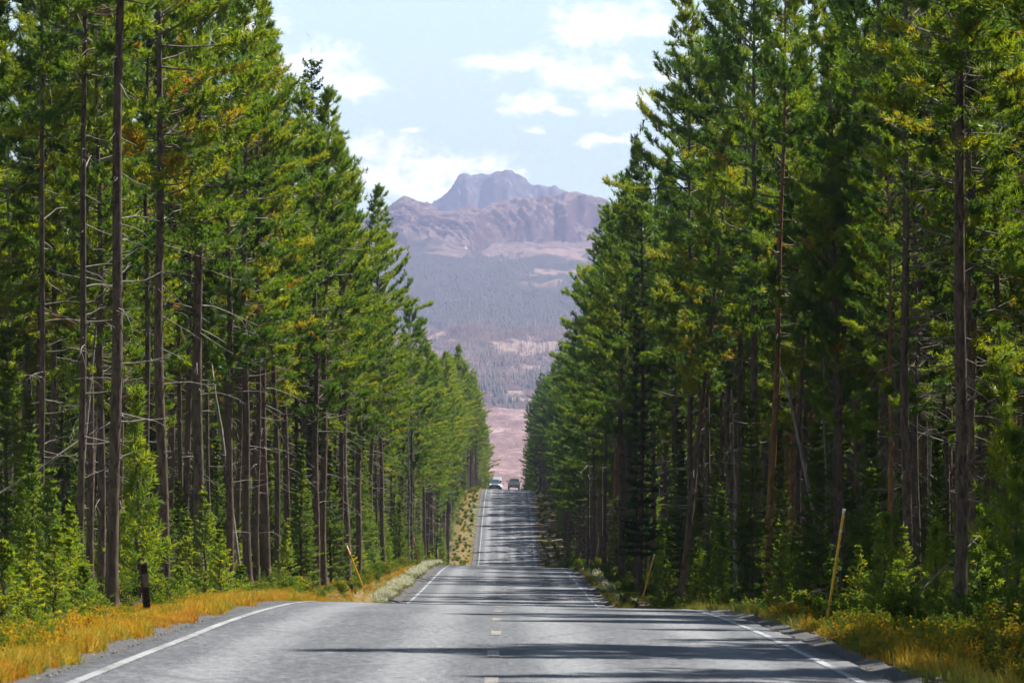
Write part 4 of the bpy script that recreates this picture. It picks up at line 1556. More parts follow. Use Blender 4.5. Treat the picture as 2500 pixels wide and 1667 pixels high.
sh_pts = []
for sidx in (-1, 1):
    for q in range(520 if sidx < 0 else 380):
        y = 66 + 330 * random.random() ** 1.8
        e = 5.9 if sidx < 0 else 5.0
        if sidx < 0 and y < 130:
            e = 6.2
        x = sidx * (e + abs(random.gauss(0, 2.2)))
        if abs(x) < 0.104 * y + 1:
            sh_pts.append((x, y))
for q in range(420):
    y = 560 + 270 * random.random()
    sh_pts.append((-(4.7 + 2.6 * random.random()), y) if q % 2 else (4.3 + 2.6 * random.random(), y))
for q in range(160):
    y = 150 + 150 * random.random()
    sh_pts.append((4.2 + 1.8 * random.random(), y))
sh_pts = [(x, y) for (x, y) in sh_pts if clear(x, y)]
sh_pts = np.array(sh_pts)
n = len(sh_pts)
sc_ = rng.uniform(0.3, 0.8, n)
scatter('ground_cover', [joined('s%d' % i, a) for i, a in enumerate(SHRUB[:3])], np.stack([sh_pts[:, 0], sh_pts[:, 1], zground(sh_pts[:, 0], sh_pts[:, 1]) - 0.03], 1),
        np.stack([np.zeros(n), np.zeros(n), rng.uniform(0, 6.28, n)], 1), np.stack([sc_, sc_, sc_ * rng.uniform(0.6, 1.1, n)], 1), rng.choice([0, 0, 1, 2], n),
        kind='stuff', label='low leafy ground cover along the forest edges')


wp = []
for q in range(1500):
    y = 42 + 85 * random.random() ** 1.2
    x = -(4.3 + (0.3 + 2.8 * float(sstep(38, 75, y))) * random.random())
    if fbm(np.array([x * 0.5]), np.array([y * 0.2]), 3, 91)[0] > 0.47 and not (62 < y < 82 and 335 < CX + x / y * F < 390):
        wp.append((x, y))
for q in range(300):
    y = 48 + 30 * random.random()
    x = 4.2 + 1.6 * random.random() ** 1.3
    if fbm(np.array([x * 0.6]), np.array([y * 0.2]), 3, 93)[0] > 0.5 and not 1975 < CX + x / y * F < 2060:
        wp.append((x, y))
for q in range(240):
    y = 51 + 15 * random.random()
    wp.append((3.95 + 0.75 * random.random(), y))
for q in range(240):
    y = 54 + 24 * random.random()
    x = 4.6 + 2.2 * random.random()
    if not 1975 < CX + x / y * F < 2060:
        wp.append((x, y))
wp = np.array(wp)
n = len(wp)
sc_ = rng.uniform(0.25, 0.65, n) * np.array([1.0 if clear(*p) else 0.55 for p in wp])
wp_ok = np.array([not (55 < p[1] < 66 and p[0] < -5.0) for p in wp])
wp, sc_ = wp[wp_ok], sc_[wp_ok]
n = len(wp)
scatter('orange_weeds', [joined('w%d' % i, a) for i, a in enumerate((SHRUB[3], SHRUB[1]))], np.stack([wp[:, 0], wp[:, 1], zground(wp[:, 0], wp[:, 1]) - 0.03], 1),
        np.stack([np.zeros(n), np.zeros(n), rng.uniform(0, 6.28, n)], 1), np.stack([sc_, sc_, sc_ * rng.uniform(0.7, 1.2, n)], 1), rng.choice([0, 0, 1], n),
        kind='stuff', label='low orange and yellow weeds among the grass at the road edge')


# ------------------------------------------------------------------ grass, flowers, stones
def clump(seed, nb, h, spread, wd, bend=0.5, head=False):
    rg = np.random.default_rng(seed)
    V, Fc, T = [], [], []
    for i in range(nb):
        a = rg.uniform(0, 6.28)
        r = spread * math.sqrt(rg.random())
        p = np.array([math.cos(a) * r, math.sin(a) * r, -0.02])
        hh = h * rg.uniform(0.5, 1.15)
        ld = rg.uniform(0, 6.28)
        ln = np.array([math.cos(ld), math.sin(ld), 0]) * bend * hh * rg.uniform(0.1, 1.0)
        sd_ = np.array([-math.sin(ld + 0.6), math.cos(ld + 0.6), 0]) * wd * rg.uniform(0.6, 1.3)
        b = len(V)
        p1 = p + ln * 0.3 + np.array([0, 0, hh * 0.55])
        p2 = p + ln + np.array([0, 0, hh])
        V += [p - sd_, p + sd_, p1 - sd_ * 0.8, p1 + sd_ * 0.8, p2]
        tt = rg.uniform(0, 0.4)
        T += [tt] * 4 + [tt]
        Fc += [(b, b + 1, b + 3, b + 2), (b + 2, b + 3, b + 4)]
        if head:
            for q in range(4):
                c = p2 + rg.normal(0, 0.035, 3)
                u = norm(rg.normal(size=3)) * rg.uniform(0.014, 0.03)
                v = norm(np.cross(u, rg.normal(size=3))) * rg.uniform(0.014, 0.03)
                b = len(V)
                V += [c - u, c - v, c + u, c + v]
                T += [1.0] * 4
                Fc.append((b, b + 1, b + 2, b + 3))
    return np.array(V), Fc, np.array(T)


def clump_obj(seed, mat, *a, **k):
    V, Fc, T = clump(seed, *a, **k)
    return bpy.data.objects.new('clump', mesh_from('clump%d' % seed, V, Fc, mat, False, T))


def grass(name, protos, pts, label, smin=0.6, smax=1.2, thin=True):
    pts = np.array([p for p in pts if not thin or clear(*p)])
    n = len(pts)
    s_ = rng.uniform(smin, smax, n) * np.array([1.0 if clear(*p) else 0.6 for p in pts])
    scatter(name, protos, np.stack([pts[:, 0], pts[:, 1], zground(pts[:, 0], pts[:, 1])], 1), np.stack([rng.normal(0, 0.06, n), rng.normal(0, 0.06, n), rng.uniform(0, 6.28, n)], 1),
            np.stack([s_, s_, s_ * rng.uniform(0.7, 1.2, n)], 1), rng.integers(0, len(protos), n), kind='stuff', label=label)


gold = [clump_obj(500 + i, M['gold_grass'], 36, 0.17 + 0.04 * i, 0.17, 0.0055, 0.8) for i in range(4)]
pts = []
for q in range(11000):
    y = 38 + 95 * random.random() ** 1.3
    x = -(3.92 + 0.32 * fbm(np.array([y * 0.5]), np.array([0.0]), 3, 9)[0] + (0.2 + 1.8 * sstep(34, 70, y)) * random.random() ** 1.3)
    pts.append((x, y))
for q in range(1100):          # far clearing on the left climbing to the last crest
    y = 575 + 250 * random.random()
    x = -(4.4 + 2.3 * random.random())
    if fbm(np.array([x * 0.5]), np.array([y * 0.03]), 3, 88)[0] > 0.47:
        pts.append((x, y))
for q in range(900):
    y = 130 + 170 * random.random()
    pts.append((-(5.2 + 1.5 * random.random()), y))
for q in range(700):           # rusty patch on the near right verge
    y = 44 + 32 * random.random()
    x = 3.75 + 1.2 * random.random() ** 1.2
    if fbm(np.array([x * 0.9]), np.array([y * 0.23]), 3, 77)[0] > 0.5:
        pts.append((x, y))
grass('golden_grass', gold, pts, 'golden and orange dry grass on the verges, thickest at the left of the road', 0.35, 0.85, False)

green = [clump_obj(520 + i, M['green_grass'], 26, 0.26 + 0.05 * i, 0.16, 0.006, 0.6) for i in range(3)]
pts = []
for q in range(3600):
    y = 42 + 260 * random.random() ** 1.6
    if y < 85 and random.random() < 0.6:
        continue
    pts.append((3.75 + 2.8 * random.random() ** 1.2, y))
for q in range(2600):
    y = 45 + 260 * random.random() ** 1.4
    pts.append((-(4.9 + 3.0 * random.random()), y))
for q in range(1300):
    y = 150 + 160 * random.random()
    pts.append((-(4.1 + 1.3 * random.random()), y))
grass('verge_grass', green, pts, 'green and straw coloured grass on both verges', 0.35, 0.8)

white = [clump_obj(540 + i, M['flower_grass'], 22, 0.34, 0.2, 0.006, 0.5, head=True) for i in range(3)]
pts = []
for q in range(2200):
    y = 160 + 150 * random.random()
    w = np.interp(y, [160, 190, 310], [1.1, 0.8, 0.5])
    x = -(4.25 + w * random.random())
    if fbm(np.array([x * 1.1]), np.array([y * 0.16]), 3, 15)[0] > 0.55:
        pts.append((x, y))
for q in range(260):
    y = 600 + 120 * random.random()
    pts.append((-(4.2 + 1.2 * random.random()), y))
for q in range(130):
    y = 165 + 120 * random.random()
    x = 4.1 + 0.7 * random.random()
    if fbm(np.array([y * 0.12]), np.array([2.0]), 2, 5)[0] > 0.42:
        pts.append((x, y))
grass('white_flowers', white, pts, 'white flowering weeds in a band along the road shoulder', 0.4, 0.9)

stones = []
for i in range(3):
    bm = bmesh.new()
    bmesh.ops.create_icosphere(bm, subdivisions=1, radius=1.0)
    for v in bm.verts:
        v.co = Vector((v.co.x * random.uniform(0.7, 1.1), v.co.y * random.uniform(0.7, 1.1), v.co.z * random.uniform(0.4, 0.7)))
    me = bpy.data.meshes.new('stone')
    bm.to_mesh(me); bm.free()
    me.materials.append(M['stone'])
    stones.append(bpy.data.objects.new('stone', me))
pts = []
for q in range(5200):
    y = 38 + 80 * random.random() ** 1.7
    sd_ = random.random() < 0.55
    x = -(3.78 + 0.75 * random.random() ** 1.2) if sd_ else 3.44 + 0.8 * random.random() ** 1.2
    pts.append((x, y))
pts = np.array(pts)
n = len(pts)
s_ = 0.006 + 0.022 * rng.random(n) ** 3
zz = np.maximum(zground(pts[:, 0], pts[:, 1]) + 0.02, zroad(pts[:, 0], pts[:, 1]) - 0.018 - 0.05 * np.clip((np.abs(pts[:, 0] - XC) - 3.55) / 0.85, 0, 1))
scatter('loose_gravel', stones, np.stack([pts[:, 0], pts[:, 1], zz], 1), rng.uniform(0, 6.28, (n, 3)), np.stack([s_] * 3, 1), rng.integers(0, 3, n), kind='stuff',
        label='loose gravel stones scattered along the shoulders')

# ------------------------------------------------------------------ poles, posts, dead wood
M['yellow'] = simple('yellow_plastic', (0.85, 0.44, 0.004), 0.45, var=0.1)
M['red'] = simple('rusty_red_paint', (0.28, 0.06, 0.03), 0.6, var=0.2)
M['reflect'] = simple('white_reflector', (0.78, 0.78, 0.72), 0.3, var=0.05)


def pole(px, s, h, lean_x, label, mat='yellow', r=0.023, bands=True):
    D = F / s
    x = px2x(px, D)
    t = thing('marker_pole', (x, D, zg(x, D)), 0, label, 'pole', 'roadside snow marker poles')
    top = Vector((lean_x, 0.0, h))
    q = lambda f: top * f
    mb = MB(); mb.tube([q(-0.12), q(0.3), q(0.7), q(1.0)], [r, r, r * 0.97, r * 0.95], 8)
    obj('shaft', mb.mesh('shaft', M[mat], True), t)
    if bands:
        for a, b in ((0.955, 1.005), (0.79, 0.815)):
            mb = MB(); mb.tube([q(a), q(b)], r * 1.08, 8)
            obj('reflective_band', mb.mesh('band', M['reflect'], True), t)
    return t


pole(2017, 150, 1.86, 0.29, 'tall yellow marker pole with white bands, nearest on the right')
pole(1566, 63, 1.86, 0.50, 'leaning yellow marker pole, second along the right verge', r=0.033)
pole(1454, 41, 1.9, 0.2, 'thin yellow marker pole, third along the right verge', r=0.026)
pole(1407, 33, 1.9, 0.34, 'thin yellow marker pole, farthest on the right verge', r=0.028)
pole(893, 62, 1.95, -0.78, 'long yellow marker pole leaning left behind white flowers', r=0.033)
pole(1022, 42, 1.75, -0.28, 'rusty red marker pole beyond the white flowers on the left', 'red', r=0.03, bands=False)
pole(1071, 33, 1.9, -0.08, 'upright thin yellow pole, farthest on the left verge', r=0.028)


def post(px, s, h, w, lean, label):
    D = F / s
    x = px2x(px, D)
    t = thing('wooden_post', (x, D, zg(x, D)), 0, label, 'post', 'dark wooden posts on the left verge')
    t.rotation_euler = (0.03, lean, 0.3)
    bm = bmesh.new()
    bmesh.ops.create_cube(bm, size=1.0)
    for v in bm.verts:
        v.co = Vector((v.co.x * w, v.co.y * w, (v.co.z + 0.5) * (h + 0.3) - 0.3))
        if v.co.z > 0.2:
            v.co.z += 0.03 * (v.co.x / w)
    bmesh.ops.bevel(bm, geom=bm.edges[:], offset=w * 0.1, segments=1, affect='EDGES')
    me = bpy.data.meshes.new('post_shaft'); bm.to_mesh(me); bm.free(); me.materials.append(M['darkwood'])
    obj('shaft', me, t)
    mb = MB(); mb.box(-w * 0.42, w * 0.42, -w * 0.5 - 0.004, -w * 0.5 + 0.002, h * 0.55, h * 0.8)
    obj('worn_face', mb.mesh('worn_face', M['twig']), t)


post(362, 150, 0.86, 0.11, -0.1, 'short dark wooden post standing in the orange grass')
post(866, 64, 0.72, 0.13, -0.5, 'dark wooden post tilted left below the leaning yellow pole')


def dead_pole(p0, p1, s, r, label, name='dead_pole', ext=0.0, twigs=6, mat='deadwood'):
    """a fallen or leaning dead stem between two photograph points at the distance of scale s"""
    D = F / s
    a = Vector((px2x(p0[0], D), D, CAMZ - (p0[1] - CY) / s))
    b = Vector((px2x(p1[0], D + 2.0), D + 2.0, CAMZ - (p1[1] - CY) / s))
    base = a + (a - b) * ext
    gz = zg(base.x, base.y)
    base.z = min(base.z, gz + 0.02) if ext else base.z
    t = thing(name, base, 0, label, 'dead tree', 'fallen and leaning dead stems')
    d = b - base
    mb = MB()
    pts = [d * f + Vector((random.gauss(0, 0.02), random.gauss(0, 0.02), random.gauss(0, 0.02))) * (f > 0) for f in (-0.03, 0.15, 0.3, 0.5, 0.7, 0.85, 1.0)]
    mb.tube(pts, [r * 1.2, r * 1.05, r, r * 0.9, r * 0.8, r * 0.65, r * 0.45], 7)
    obj('stem', mb.mesh('stem', M[mat], True), t)
    mb = MB()
    for i in range(twigs):
        f = random.uniform(0.3, 0.95)
        v = Vector((random.gauss(0, 1), random.gauss(0, 1), random.gauss(0.2, 0.6))).normalized() * random.uniform(0.15, 0.5)
        mb.tube([d * f, d * f + v * 0.5, d * f + v + Vector((0, 0, -0.05))], [0.012, 0.009, 0.004], 4)
    obj('branch_stubs', mb.mesh('stubs', M[mat]), t)


dead_pole((176, 1395), (246, 640), 98, 0.045, 'pale grey dead pole leaning behind the slim left trunks', ext=0.02)
dead_pole((60, 1108), (300, 1006), 104, 0.03, 'pale fallen stem hung sloping between left trunks', ext=1.9)
dead_pole((590, 1395), (516, 880), 83, 0.045, 'thin grey dead pole leaning across the left trunks', ext=0.02)
dead_pole((2040, 1400), (1911, 894), 86, 0.06, 'broken pale dead pole leaning left in the right forest', ext=0.05)
dead_pole((2290, 1580), (2372, 1512), 152, 0.09, 'short weathered log lying near the thick right trunk', name='fallen_log', twigs=2)
dead_pole((2070, 1545), (2240, 1500), 140, 0.022, 'thin fallen branch on the ground right of the tall pole', name='fallen_branch', twigs=8, mat='twig')
dead_pole((1905, 1478), (2010, 1440), 118, 0.02, 'grey fallen branches behind the tall yellow pole', name='fallen_branch', twigs=10)
dead_pole((322, 1478), (352, 1468), 140, 0.045, 'short dark log in orange grass left of the black post', name='fallen_log', twigs=1, mat='darkwood')
dead_pole((2215, 1470), (2390, 1310), 124, 0.022, 'crooked bare dead branch beside the thick right trunk', name='fallen_branch', twigs=12, mat='twig')


def stump(px, s, h, r, label, mat='bark'):
    D = F / s
    x = px2x(px, D)
    t = thing('broken_stump', (x, D, zg(x, D)), 0.3, label, 'stump')
    rg = np.random.default_rng(int(px))
    n = 12
    V, Fc = [], []
    for i, f in enumerate((-0.1, 0.0, 0.1, 0.4, 0.75)):
        for k in range(n):
            a = 2 * math.pi * k / n
            rr = r * (1.25 if f < 0.05 else 1.0 - 0.1 * f) * (1 + rg.normal(0, 0.05))
            V.append((math.cos(a) * rr, math.sin(a) * rr, h * f))
    for k in range(n):
        a = 2 * math.pi * k / n
        V.append((math.cos(a) * r * 0.9, math.sin(a) * r * 0.9, h * (0.8 + 0.2 * rg.random())))
    V.append((0, 0, h * 0.72))
    for i in range(5):
        for k in range(n):
            a0, a1 = i * n + k, i * n + (k + 1) % n
            Fc.append((a0, a1, a1 + n, a0 + n))
    for k in range(n):
        Fc.append((5 * n + k, 5 * n + (k + 1) % n, 6 * n))
    obj('trunk', mesh_from('stump', np.array(V), Fc, M[mat], False), t)
    mb = MB()
    for k in range(5):
        a = rg.uniform(0, 6.28)
        c = Vector((math.cos(a), math.sin(a), 0)) * r * 0.7
        mb.tube([c + Vector((0, 0, h * 0.7)), c * 1.05 + Vector((0, 0, h * rg.uniform(0.95, 1.12)))], [0.03, 0.006], 4)
    obj('splinters', mb.mesh('splinters', M['deadwood']), t)


stump(76, 112, 1.75, 0.15, 'tall broken tree stump among yellow green firs at far left')
stump(384, 112, 0.55, 0.11, 'small broken stump behind the black post', 'deadwood')


def snag(px, s, h, diam, label, lean=0.0):
    D = F / s
    x = px2x(px, D)
    t = thing('dead_snag', (x, D, zg(x, D) - 0.05), random.uniform(0, 6), label, 'dead tree', 'standing dead trunks')
    t.rotation_euler[1] = lean
    rg = np.random.default_rng(int(px) + 5)
    tV, tF, cen, rad = trunk_mesh(rg, h, diam / 2, rtop=0.03, sides=8, wob=0.06)
    obj('trunk', mesh_from('snag_trunk', np.array(tV), tF, M['deadwood'], True), t)
    dV, dF = [], []
    z = 0.2 * h
    while z < h:
        a = rg.uniform(0, 6.28)
        pts, _ = curve_pts(cen(z / h), np.array([math.cos(a), math.sin(a), rg.normal(0, 0.2)]), rg.uniform(0.2, 0.9), rg, up=-0.3, n=4, crook=0.2)
        stick(dV, dF, pts, 0.012, 0.004)
        z += rg.uniform(0.15, 0.5)
    obj('dead_branches', mesh_from('snag_dead', np.array(dV), dF, M['deadwood']), t, kind='stuff')


snag(2272, 86, 15, 0.10, 'pale thin dead trunk bristling with twigs, right forest')
snag(2017, 80, 11, 0.10, 'slim grey dead trunk in the gap of the right forest')
snag(1791, 75, 7.5, 0.14, 'grey broken topped dead trunk on the right')
snag(30, 92, 12, 0.12, 'dark thin dead trunk at the left edge of the photo')
snag(1000, 39, 17.0, 0.12, 'bare dead spire rising above the left wall near the mountain')

# ------------------------------------------------------------------ vehicles
M['tyre'] = simple('tyre_rubber', (0.02, 0.02, 0.022), 0.85)
M['rim'] = simple('wheel_alloy', (0.45, 0.45, 0.47), 0.35, metal=0.8)
M['glass'] = simple('tinted_glass', (0.035, 0.06, 0.068), 0.06, spec=0.8, var=0.05)
M['trim'] = simple('black_trim', (0.018, 0.018, 0.02), 0.5)
M['silver'] = simple('silver_car_paint', (0.74, 0.76, 0.8), 0.28, metal=0.2, var=0.04)
M['navy'] = simple('dark_car_paint', (0.17, 0.19, 0.22), 0.2, var=0.05)
M['whitecar'] = simple('white_car_paint', (0.78, 0.79, 0.8), 0.25, var=0.03)
M['chrome'] = simple('chrome', (0.7, 0.7, 0.72), 0.15, metal=1.0)
M['plate'] = simple('licence_plate', (0.6, 0.62, 0.66), 0.5)
M['tail'] = simple('red_tail_lamp', (0.25, 0.012, 0.012), 0.3)
M['head'] = simple('lit_headlamp', (0.9, 0.9, 0.88), 0.2, emit=(1.0, 0.98, 0.92), es=0.9)


def car_body(stations, mat, name):
    """loft: each station = (y, [(x,z)...]) half section from bottom to top centre; mirrored"""
    V, Fc = [], []
    m_ = len(stations[0][1])
    ring = 2 * m_ - 1
    for y, sec in stations:
        full = [(-x_, z_) for x_, z_ in sec] + [(x_, z_) for x_, z_ in sec[-2::-1]]
        V += [(x_, y, z_) for x_, z_ in full]
    for i in range(len(stations) - 1):
        for k in range(ring):
            a0, a1 = i * ring + k, i * ring + (k + 1) % ring
            Fc.append((a0, a0 + ring, a1 + ring, a1))
    Fc.append(tuple(range(ring)))
    Fc.append(tuple((len(stations) - 1) * ring + k for k in reversed(range(ring))))
    me = mesh_from(name, np.array(V), Fc, mat, False)
    bm = bmesh.new(); bm.from_mesh(me); bmesh.ops.recalc_face_normals(bm, faces=bm.faces[:]); bm.to_mesh(me); bm.free()
    return me


def quad(name, pts, mat, parent, th=0.012):
    """thin pane or panel with thickness"""
    p = [Vector(q) for q in pts]
    nrm = (p[1] - p[0]).cross(p[-1] - p[0]).normalized() * th
    n = len(p)
    V = [tuple(q + nrm) for q in p] + [tuple(q - nrm) for q in p]
    Fc = [tuple(range(n)), tuple(reversed(range(n, 2 * n)))] + [(i, n + i, n + (i + 1) % n, (i + 1) % n) for i in range(n)]
    return obj(name, mesh_from(name, np.array(V), Fc, mat), parent)


def bxo(name, x0, x1, y0, y1, z0, z1, mat, parent, bev=0.02):
    bm = bmesh.new()
    bmesh.ops.create_cube(bm, size=1.0)
    for v in bm.verts:
        v.co = Vector(((x0 + x1) / 2 + v.co.x * (x1 - x0), (y0 + y1) / 2 + v.co.y * (y1 - y0), (z0 + z1) / 2 + v.co.z * (z1 - z0)))
    bmesh.ops.bevel(bm, geom=bm.edges[:], offset=min(bev, (x1 - x0) * .3, (y1 - y0) * .3, (z1 - z0) * .3), segments=2, affect='EDGES')
    me = bpy.data.meshes.new(name); bm.to_mesh(me); bm.free(); me.materials.append(mat)
    return obj(name, me, parent)


def wheel(parent, x, y, r, w=0.24):
    wv = thing.__globals__['bpy'].data.objects.new('wheel', None)
    COL.objects.link(wv); wv.parent = parent; wv.location = (x, y, r)
    sgn = 1 if x > 0 else -1
    mb = MB()
    prof = [(-w / 2, r * 0.62), (-w / 2, r * 0.93), (-w / 2 + 0.03, r), (w / 2 - 0.03, r), (w / 2, r * 0.93), (w / 2, r * 0.62)]
    n = 20
    V, Fc = [], []
    for px_, pr in prof:
        for k in range(n):
            a = 2 * math.pi * k / n
            V.append((px_, pr * math.cos(a), pr * math.sin(a)))
    for i in range(len(prof)):
        for k in range(n):
            a0, a1 = i * n + k, i * n + (k + 1) % n
            b0, b1 = ((i + 1) % len(prof)) * n + k, ((i + 1) % len(prof)) * n + (k + 1) % n
            Fc.append((a0, a1, b1, b0))
    obj('tyre', mesh_from('tyre', np.array(V), Fc, M['tyre'], True), wv)
    mb.tube([(sgn * w * 0.1, 0, 0), (sgn * w * 0.42, 0, 0)], [r * 0.6, r * 0.62], 16)
    obj('rim', mb.mesh('rim', M['rim']), wv)


def place_car(name, px, D, label, lane_rz):
    x = px2x(px, D)
    t = thing(name, (x, D, float(zroad(np.array([x]), np.array([D]))[0]) + 0.01), lane_rz, label, 'truck' if 'pickup' in name else 'car', 'vehicles on the far crest')
    sl = float(ZC(D + 3) - ZC(D - 3)) / 6
    t.rotation_euler = (math.atan(sl) * (1 if lane_rz == 0 else -1), 0.022 * (1 if lane_rz == 0 else -1), lane_rz)
    return t


# pickup seen from behind: rear bumper at y=0, nose at +y
t = place_car('pickup_truck', 1254.5, 815, 'silver pickup truck driving away over the far crest', 0)
hw = 0.98
lowsec = lambda zt, w_: [(w_ * 0.9, 0.42), (w_, 0.55), (w_ * 1.0, 0.85), (w_ * 0.985, zt - 0.08), (w_ * 0.95, zt), (0, zt)]
obj('body', car_body([(0.12, lowsec(1.22, hw)), (1.9, lowsec(1.24, hw)), (1.95, lowsec(1.2, hw)), (4.0, lowsec(1.2, hw)), (5.3, lowsec(1.1, hw * 0.98)), (5.75, lowsec(0.95, hw * 0.88))], M['silver'], 'pickup_body'), t)
bxo('tailgate', -0.86, 0.86, 0.06, 0.13, 0.66, 1.25, M['silver'], t, 0.03)
quad('tailgate_handle', [(-0.14, 0.052, 1.06), (0.14, 0.052, 1.06), (0.14, 0.052, 1.13), (-0.14, 0.052, 1.13)], M['trim'], t)
bxo('tailgate_trim', -0.84, 0.84, 0.045, 0.062, 0.78, 0.86, M['trim'], t, 0.005)
cab = [(0.93, 1.2), (0.93, 1.27), (0.86, 1.5), (0.78, 1.84), (0.70, 1.9), (0, 1.93)]
cab0 = [(0.9, 1.2), (0.9, 1.24), (0.86, 1.3), (0.82, 1.34), (0.7, 1.36), (0, 1.37)]
obj('cab', car_body([(1.93, cab), (3.4, cab), (4.25, cab0)], M['silver'], 'pickup_cab'), t)
quad('rear_window', [(-0.76, 1.915, 1.33), (0.76, 1.915, 1.33), (0.68, 1.915, 1.76), (-0.68, 1.915, 1.76)], M['glass'], t)
quad('windscreen', [(0.8, 4.22, 1.38), (-0.8, 4.22, 1.38), (-0.7, 3.48, 1.88), (0.7, 3.48, 1.88)], M['glass'], t)
for s_ in (-1, 1):
    quad('side_window', [(s_ * 0.915, 2.15, 1.32), (s_ * 0.915, 3.35, 1.32), (s_ * 0.81, 3.2, 1.78), (s_ * 0.81, 2.2, 1.78)], M['glass'], t)
    bxo('tail_lamp', s_ * 0.92 - 0.06, s_ * 0.92 + 0.06, 0.06, 0.18, 0.82, 1.2, M['tail'], t)
    mo = bxo('door_mirror', s_ * 1.12 - 0.12, s_ * 1.12 + 0.12, 3.25, 3.42, 1.3, 1.55, M['trim'], t, 0.04)
    bxo('mirror_arm', s_ * 0.96 - 0.07, s_ * 0.96 + 0.07, 3.3, 3.38, 1.36, 1.42, M['trim'], t, 0.01)
    for yy in (1.15, 4.75):
        wheel(t, s_ * 0.84, yy, 0.4, 0.27)
bxo('rear_bumper', -0.95, 0.95, -0.06, 0.14, 0.45, 0.64, M['trim'], t, 0.04)
quad('licence_plate', [(-0.15, -0.075, 0.5), (0.15, -0.075, 0.5), (0.15, -0.075, 0.62), (-0.15, -0.075, 0.62)], M['plate'], t, 0.006)
bxo('brake_lamp', -0.3, 0.3, 1.9, 1.94, 1.82, 1.87, M['tail'], t, 0.005)


def suv(name, px, D, label, mat, H=1.75, van=False):
    """faces the camera: nose at local +y, turned round by rz = pi"""
    t = place_car(name, px, D, label, math.pi)
    hw = 0.95
    lo = lambda zt, w_, zb=0.32: [(w_ * 0.9, zb), (w_, zb + 0.14), (w_, 0.72), (w_ * 0.97, zt - 0.06), (w_ * 0.92, zt), (0, zt + 0.02)]
    obj('body', car_body([(-2.35, lo(0.95, 0.9)), (-2.2, lo(1.05, hw)), (1.0, lo(1.06, hw)), (1.6, lo(1.03, hw)), (2.15, lo(0.93, hw * 0.96)), (2.4, lo(0.74, hw * 0.84))], mat, name + '_body'), t)
    c1 = [(0.92, 1.04), (0.92, 1.1), (0.86, 1.3), (0.75, H - 0.12), (0.66, H - 0.03), (0, H)]
    c0 = [(0.9, 1.04), (0.9, 1.06), (0.88, 1.08), (0.85, 1.1), (0.75, 1.11), (0, 1.12)]
    obj('cabin', car_body([(-2.25, c0), (-1.95, c1), (0.35, c1), (1.25, c0)], mat if not van else M['whitecar'], name + '_cabin'), t)
    wf = 0.5 if van else 1.0
    wz, wy, wx = 1.14 + (H - 0.08 - 1.14) * wf, 1.19 + (0.45 - 1.19) * wf, 0.80 - 0.14 * wf
    quad('windscreen', [(0.80, 1.2, 1.14), (-0.80, 1.2, 1.14), (-wx, wy + 0.01, wz), (wx, wy + 0.01, wz)], M['glass'], t)
    quad('rear_window', [(-0.76, -2.2, 1.16), (0.76, -2.2, 1.16), (0.64, -1.99, H - 0.12), (-0.64, -1.99, H - 0.12)], M['glass'], t)
    for s_ in (-1, 1):
        for y0, y1 in ((-1.8, -0.85), (-0.75, 0.3)):
            quad('side_window', [(s_ * 0.905, y0, 1.16), (s_ * 0.905, y1, 1.16), (s_ * 0.785, y1 - 0.1, H - 0.2), (s_ * 0.785, y0 + 0.05, H - 0.2)], M['glass'], t)
        bxo('headlamp', s_ * 0.7 - 0.16, s_ * 0.7 + 0.16, 2.1, 2.3, 0.74, 0.9, M['head'], t, 0.05)
        bxo('door_mirror', s_ * 1.05 - 0.11, s_ * 1.05 + 0.11, 0.75, 0.9, 1.08, 1.26, M['trim'], t, 0.04)
        bxo('fog_lamp', s_ * 0.72 - 0.07, s_ * 0.72 + 0.07, 2.3, 2.42, 0.45, 0.53, M['plate'], t, 0.02)
        bxo('roof_rail', s_ * 0.62 - 0.02, s_ * 0.62 + 0.02, -1.8, 0.25, H - 0.02, H + 0.05, M['chrome'], t, 0.01)
        for yy in (-1.45, 1.45):
            wheel(t, s_ * 0.8, yy, 0.35)
    bxo('grille', -0.48, 0.48, 2.3, 2.42, 0.58, 0.76, M['trim'], t, 0.02)
    bxo('bumper', -0.84, 0.84, 2.25, 2.46, 0.34, 0.54, M['trim'], t, 0.05)
    quad('licence_plate', [(0.16, 2.475, 0.42), (-0.16, 2.475, 0.42), (-0.16, 2.475, 0.52), (0.16, 2.475, 0.52)], M['plate'], t, 0.006)
    bxo('wiper_cowl', -0.78, 0.78, 1.2, 1.3, 1.075, 1.1, M['trim'], t, 0.008)
    return t


suv('oncoming_car', 1207.5, 820, 'dark oncoming car with lit headlamps on the far crest', M['navy'], 1.72)
suv('oncoming_van', 1213.0, 838, 'white taller vehicle right behind the dark oncoming car', M['whitecar'], 2.45, True)

# ------------------------------------------------------------------ far trees on the hills (too many to count)
def cones(name, A, D, Z, h, r, mat, label, sides=4):
    n = len(A)
    x, y = A * D, D
    ang = np.arange(sides) * 2 * np.pi / sides
    rot = rng.uniform(0, 6.28, n)
    ring = np.stack([x[:, None] + r[:, None] * np.cos(ang[None] + rot[:, None]), y[:, None] + r[:, None] * np.sin(ang[None] + rot[:, None]), np.repeat((Z - 1.5)[:, None], sides, 1)], 2)
    tip = np.stack([x, y, Z + h], 1)[:, None]
    V = np.concatenate([ring, tip], 1).reshape(-1, 3)
    b = (np.arange(n) * (sides + 1))[:, None]
    Fs = np.concatenate([np.concatenate([b + k, b + (k + 1) % sides, b + sides], 1) for k in range(sides)])
    return obj(name, mesh_from(name, V, Fs, mat), kind='stuff', label=label)


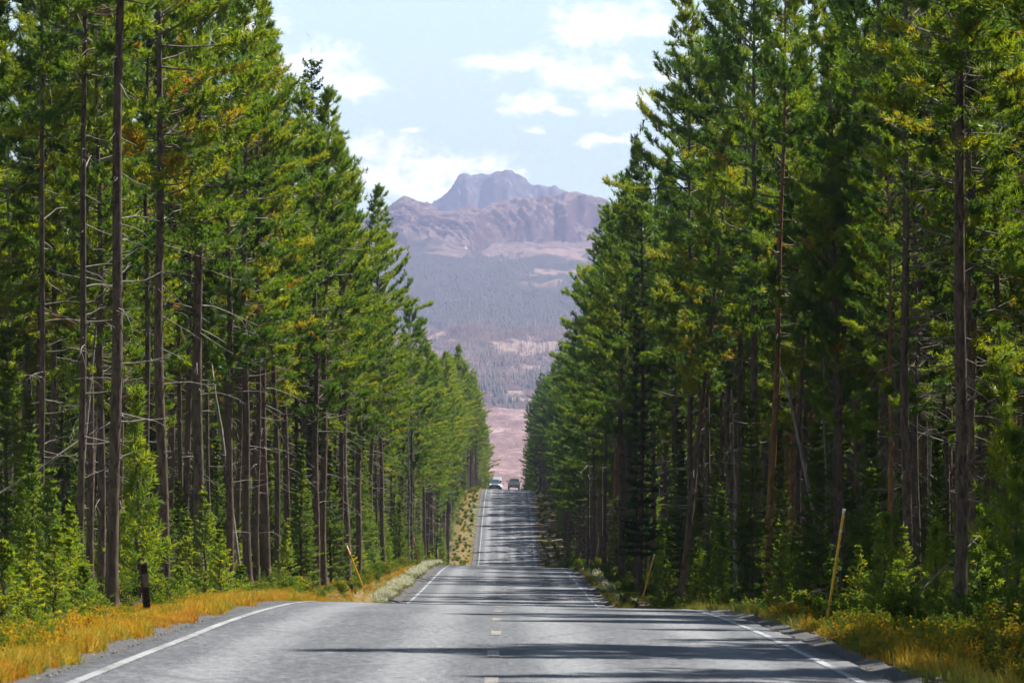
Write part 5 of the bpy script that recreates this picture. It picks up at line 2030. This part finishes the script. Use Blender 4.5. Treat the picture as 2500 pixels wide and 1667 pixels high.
M['farfir'] = simple('far_conifer', (0.046, 0.05, 0.042), 0.9, var=0.3, scale=0.02)
M['fardead'] = simple('far_dead_trunk', (0.13, 0.095, 0.085), 0.9, var=0.3, scale=0.02)
n = 26000
A = rng.uniform(-0.05, 0.04, n)
Dd = 8150 + 3250 * rng.random(n) ** 0.8
Zr = ridge_z(A, Dd)
u = A * F * 2352 / 2500 + CX * 2352 / 2500
keep = (Zr + 90 * (fbm(A * 500, Dd * 0.004, 3, 61) - 0.5) < 560) & ~((u > 1180) & (fbm(A * 260, Dd * 0.0022, 3, 63) > 0.5) & (Zr > 440)) & (fbm(A * 700, Dd * 0.006, 3, 64) > 0.3)
A, Dd, Zr = A[keep], Dd[keep], Zr[keep]
cones('far_forest', A, Dd, Zr, rng.uniform(4, 9, len(A)), rng.uniform(1.8, 3.4, len(A)), M['farfir'], 'distant conifer forest on the mountain slope')
n = 5500
A = rng.uniform(-0.045, 0.035, n)
Dd = 6050 + 1500 * rng.random(n) ** 0.7
keep = fbm(A * 420, Dd * 0.004, 3, 71) > 0.36
A, Dd = A[keep], Dd[keep]
cones('burnt_forest', A, Dd, foot_z(A, Dd), rng.uniform(9, 20, len(A)), rng.uniform(0.5, 0.95, len(A)), M['fardead'], 'standing dead burnt trees on the brown foothill', 3)
n = 4000
A = rng.uniform(-0.045, 0.035, n)
Dd = 5350 + 1500 * rng.random(n)
keep = fbm(A * 300, Dd * 0.0035, 3, 73) > 0.54
A, Dd = A[keep], Dd[keep]
cones('foothill_firs', A, Dd, foot_z(A, Dd), rng.uniform(6, 13, len(A)), rng.uniform(1.6, 3.0, len(A)), M['farfir'], 'scattered distant firs on the lower foothills')
n = 5000
A = rng.uniform(-0.03, 0.03, n)
Dd = 2700 + 2500 * rng.random(n)
keep = fbm(A * 400, Dd * 0.002, 3, 75) > 0.5
A, Dd = A[keep], Dd[keep]
M['scrub'] = simple('dry_scrub', (0.2, 0.13, 0.12), 0.9, var=0.3, scale=0.02)
cones('dry_scrub', A, Dd, plain_z(A, Dd), rng.uniform(0.6, 2.0, len(A)) + 0.5, rng.uniform(0.7, 2.2, len(A)), M['scrub'], 'low dry scrub dotting the pinkish slope', 5)
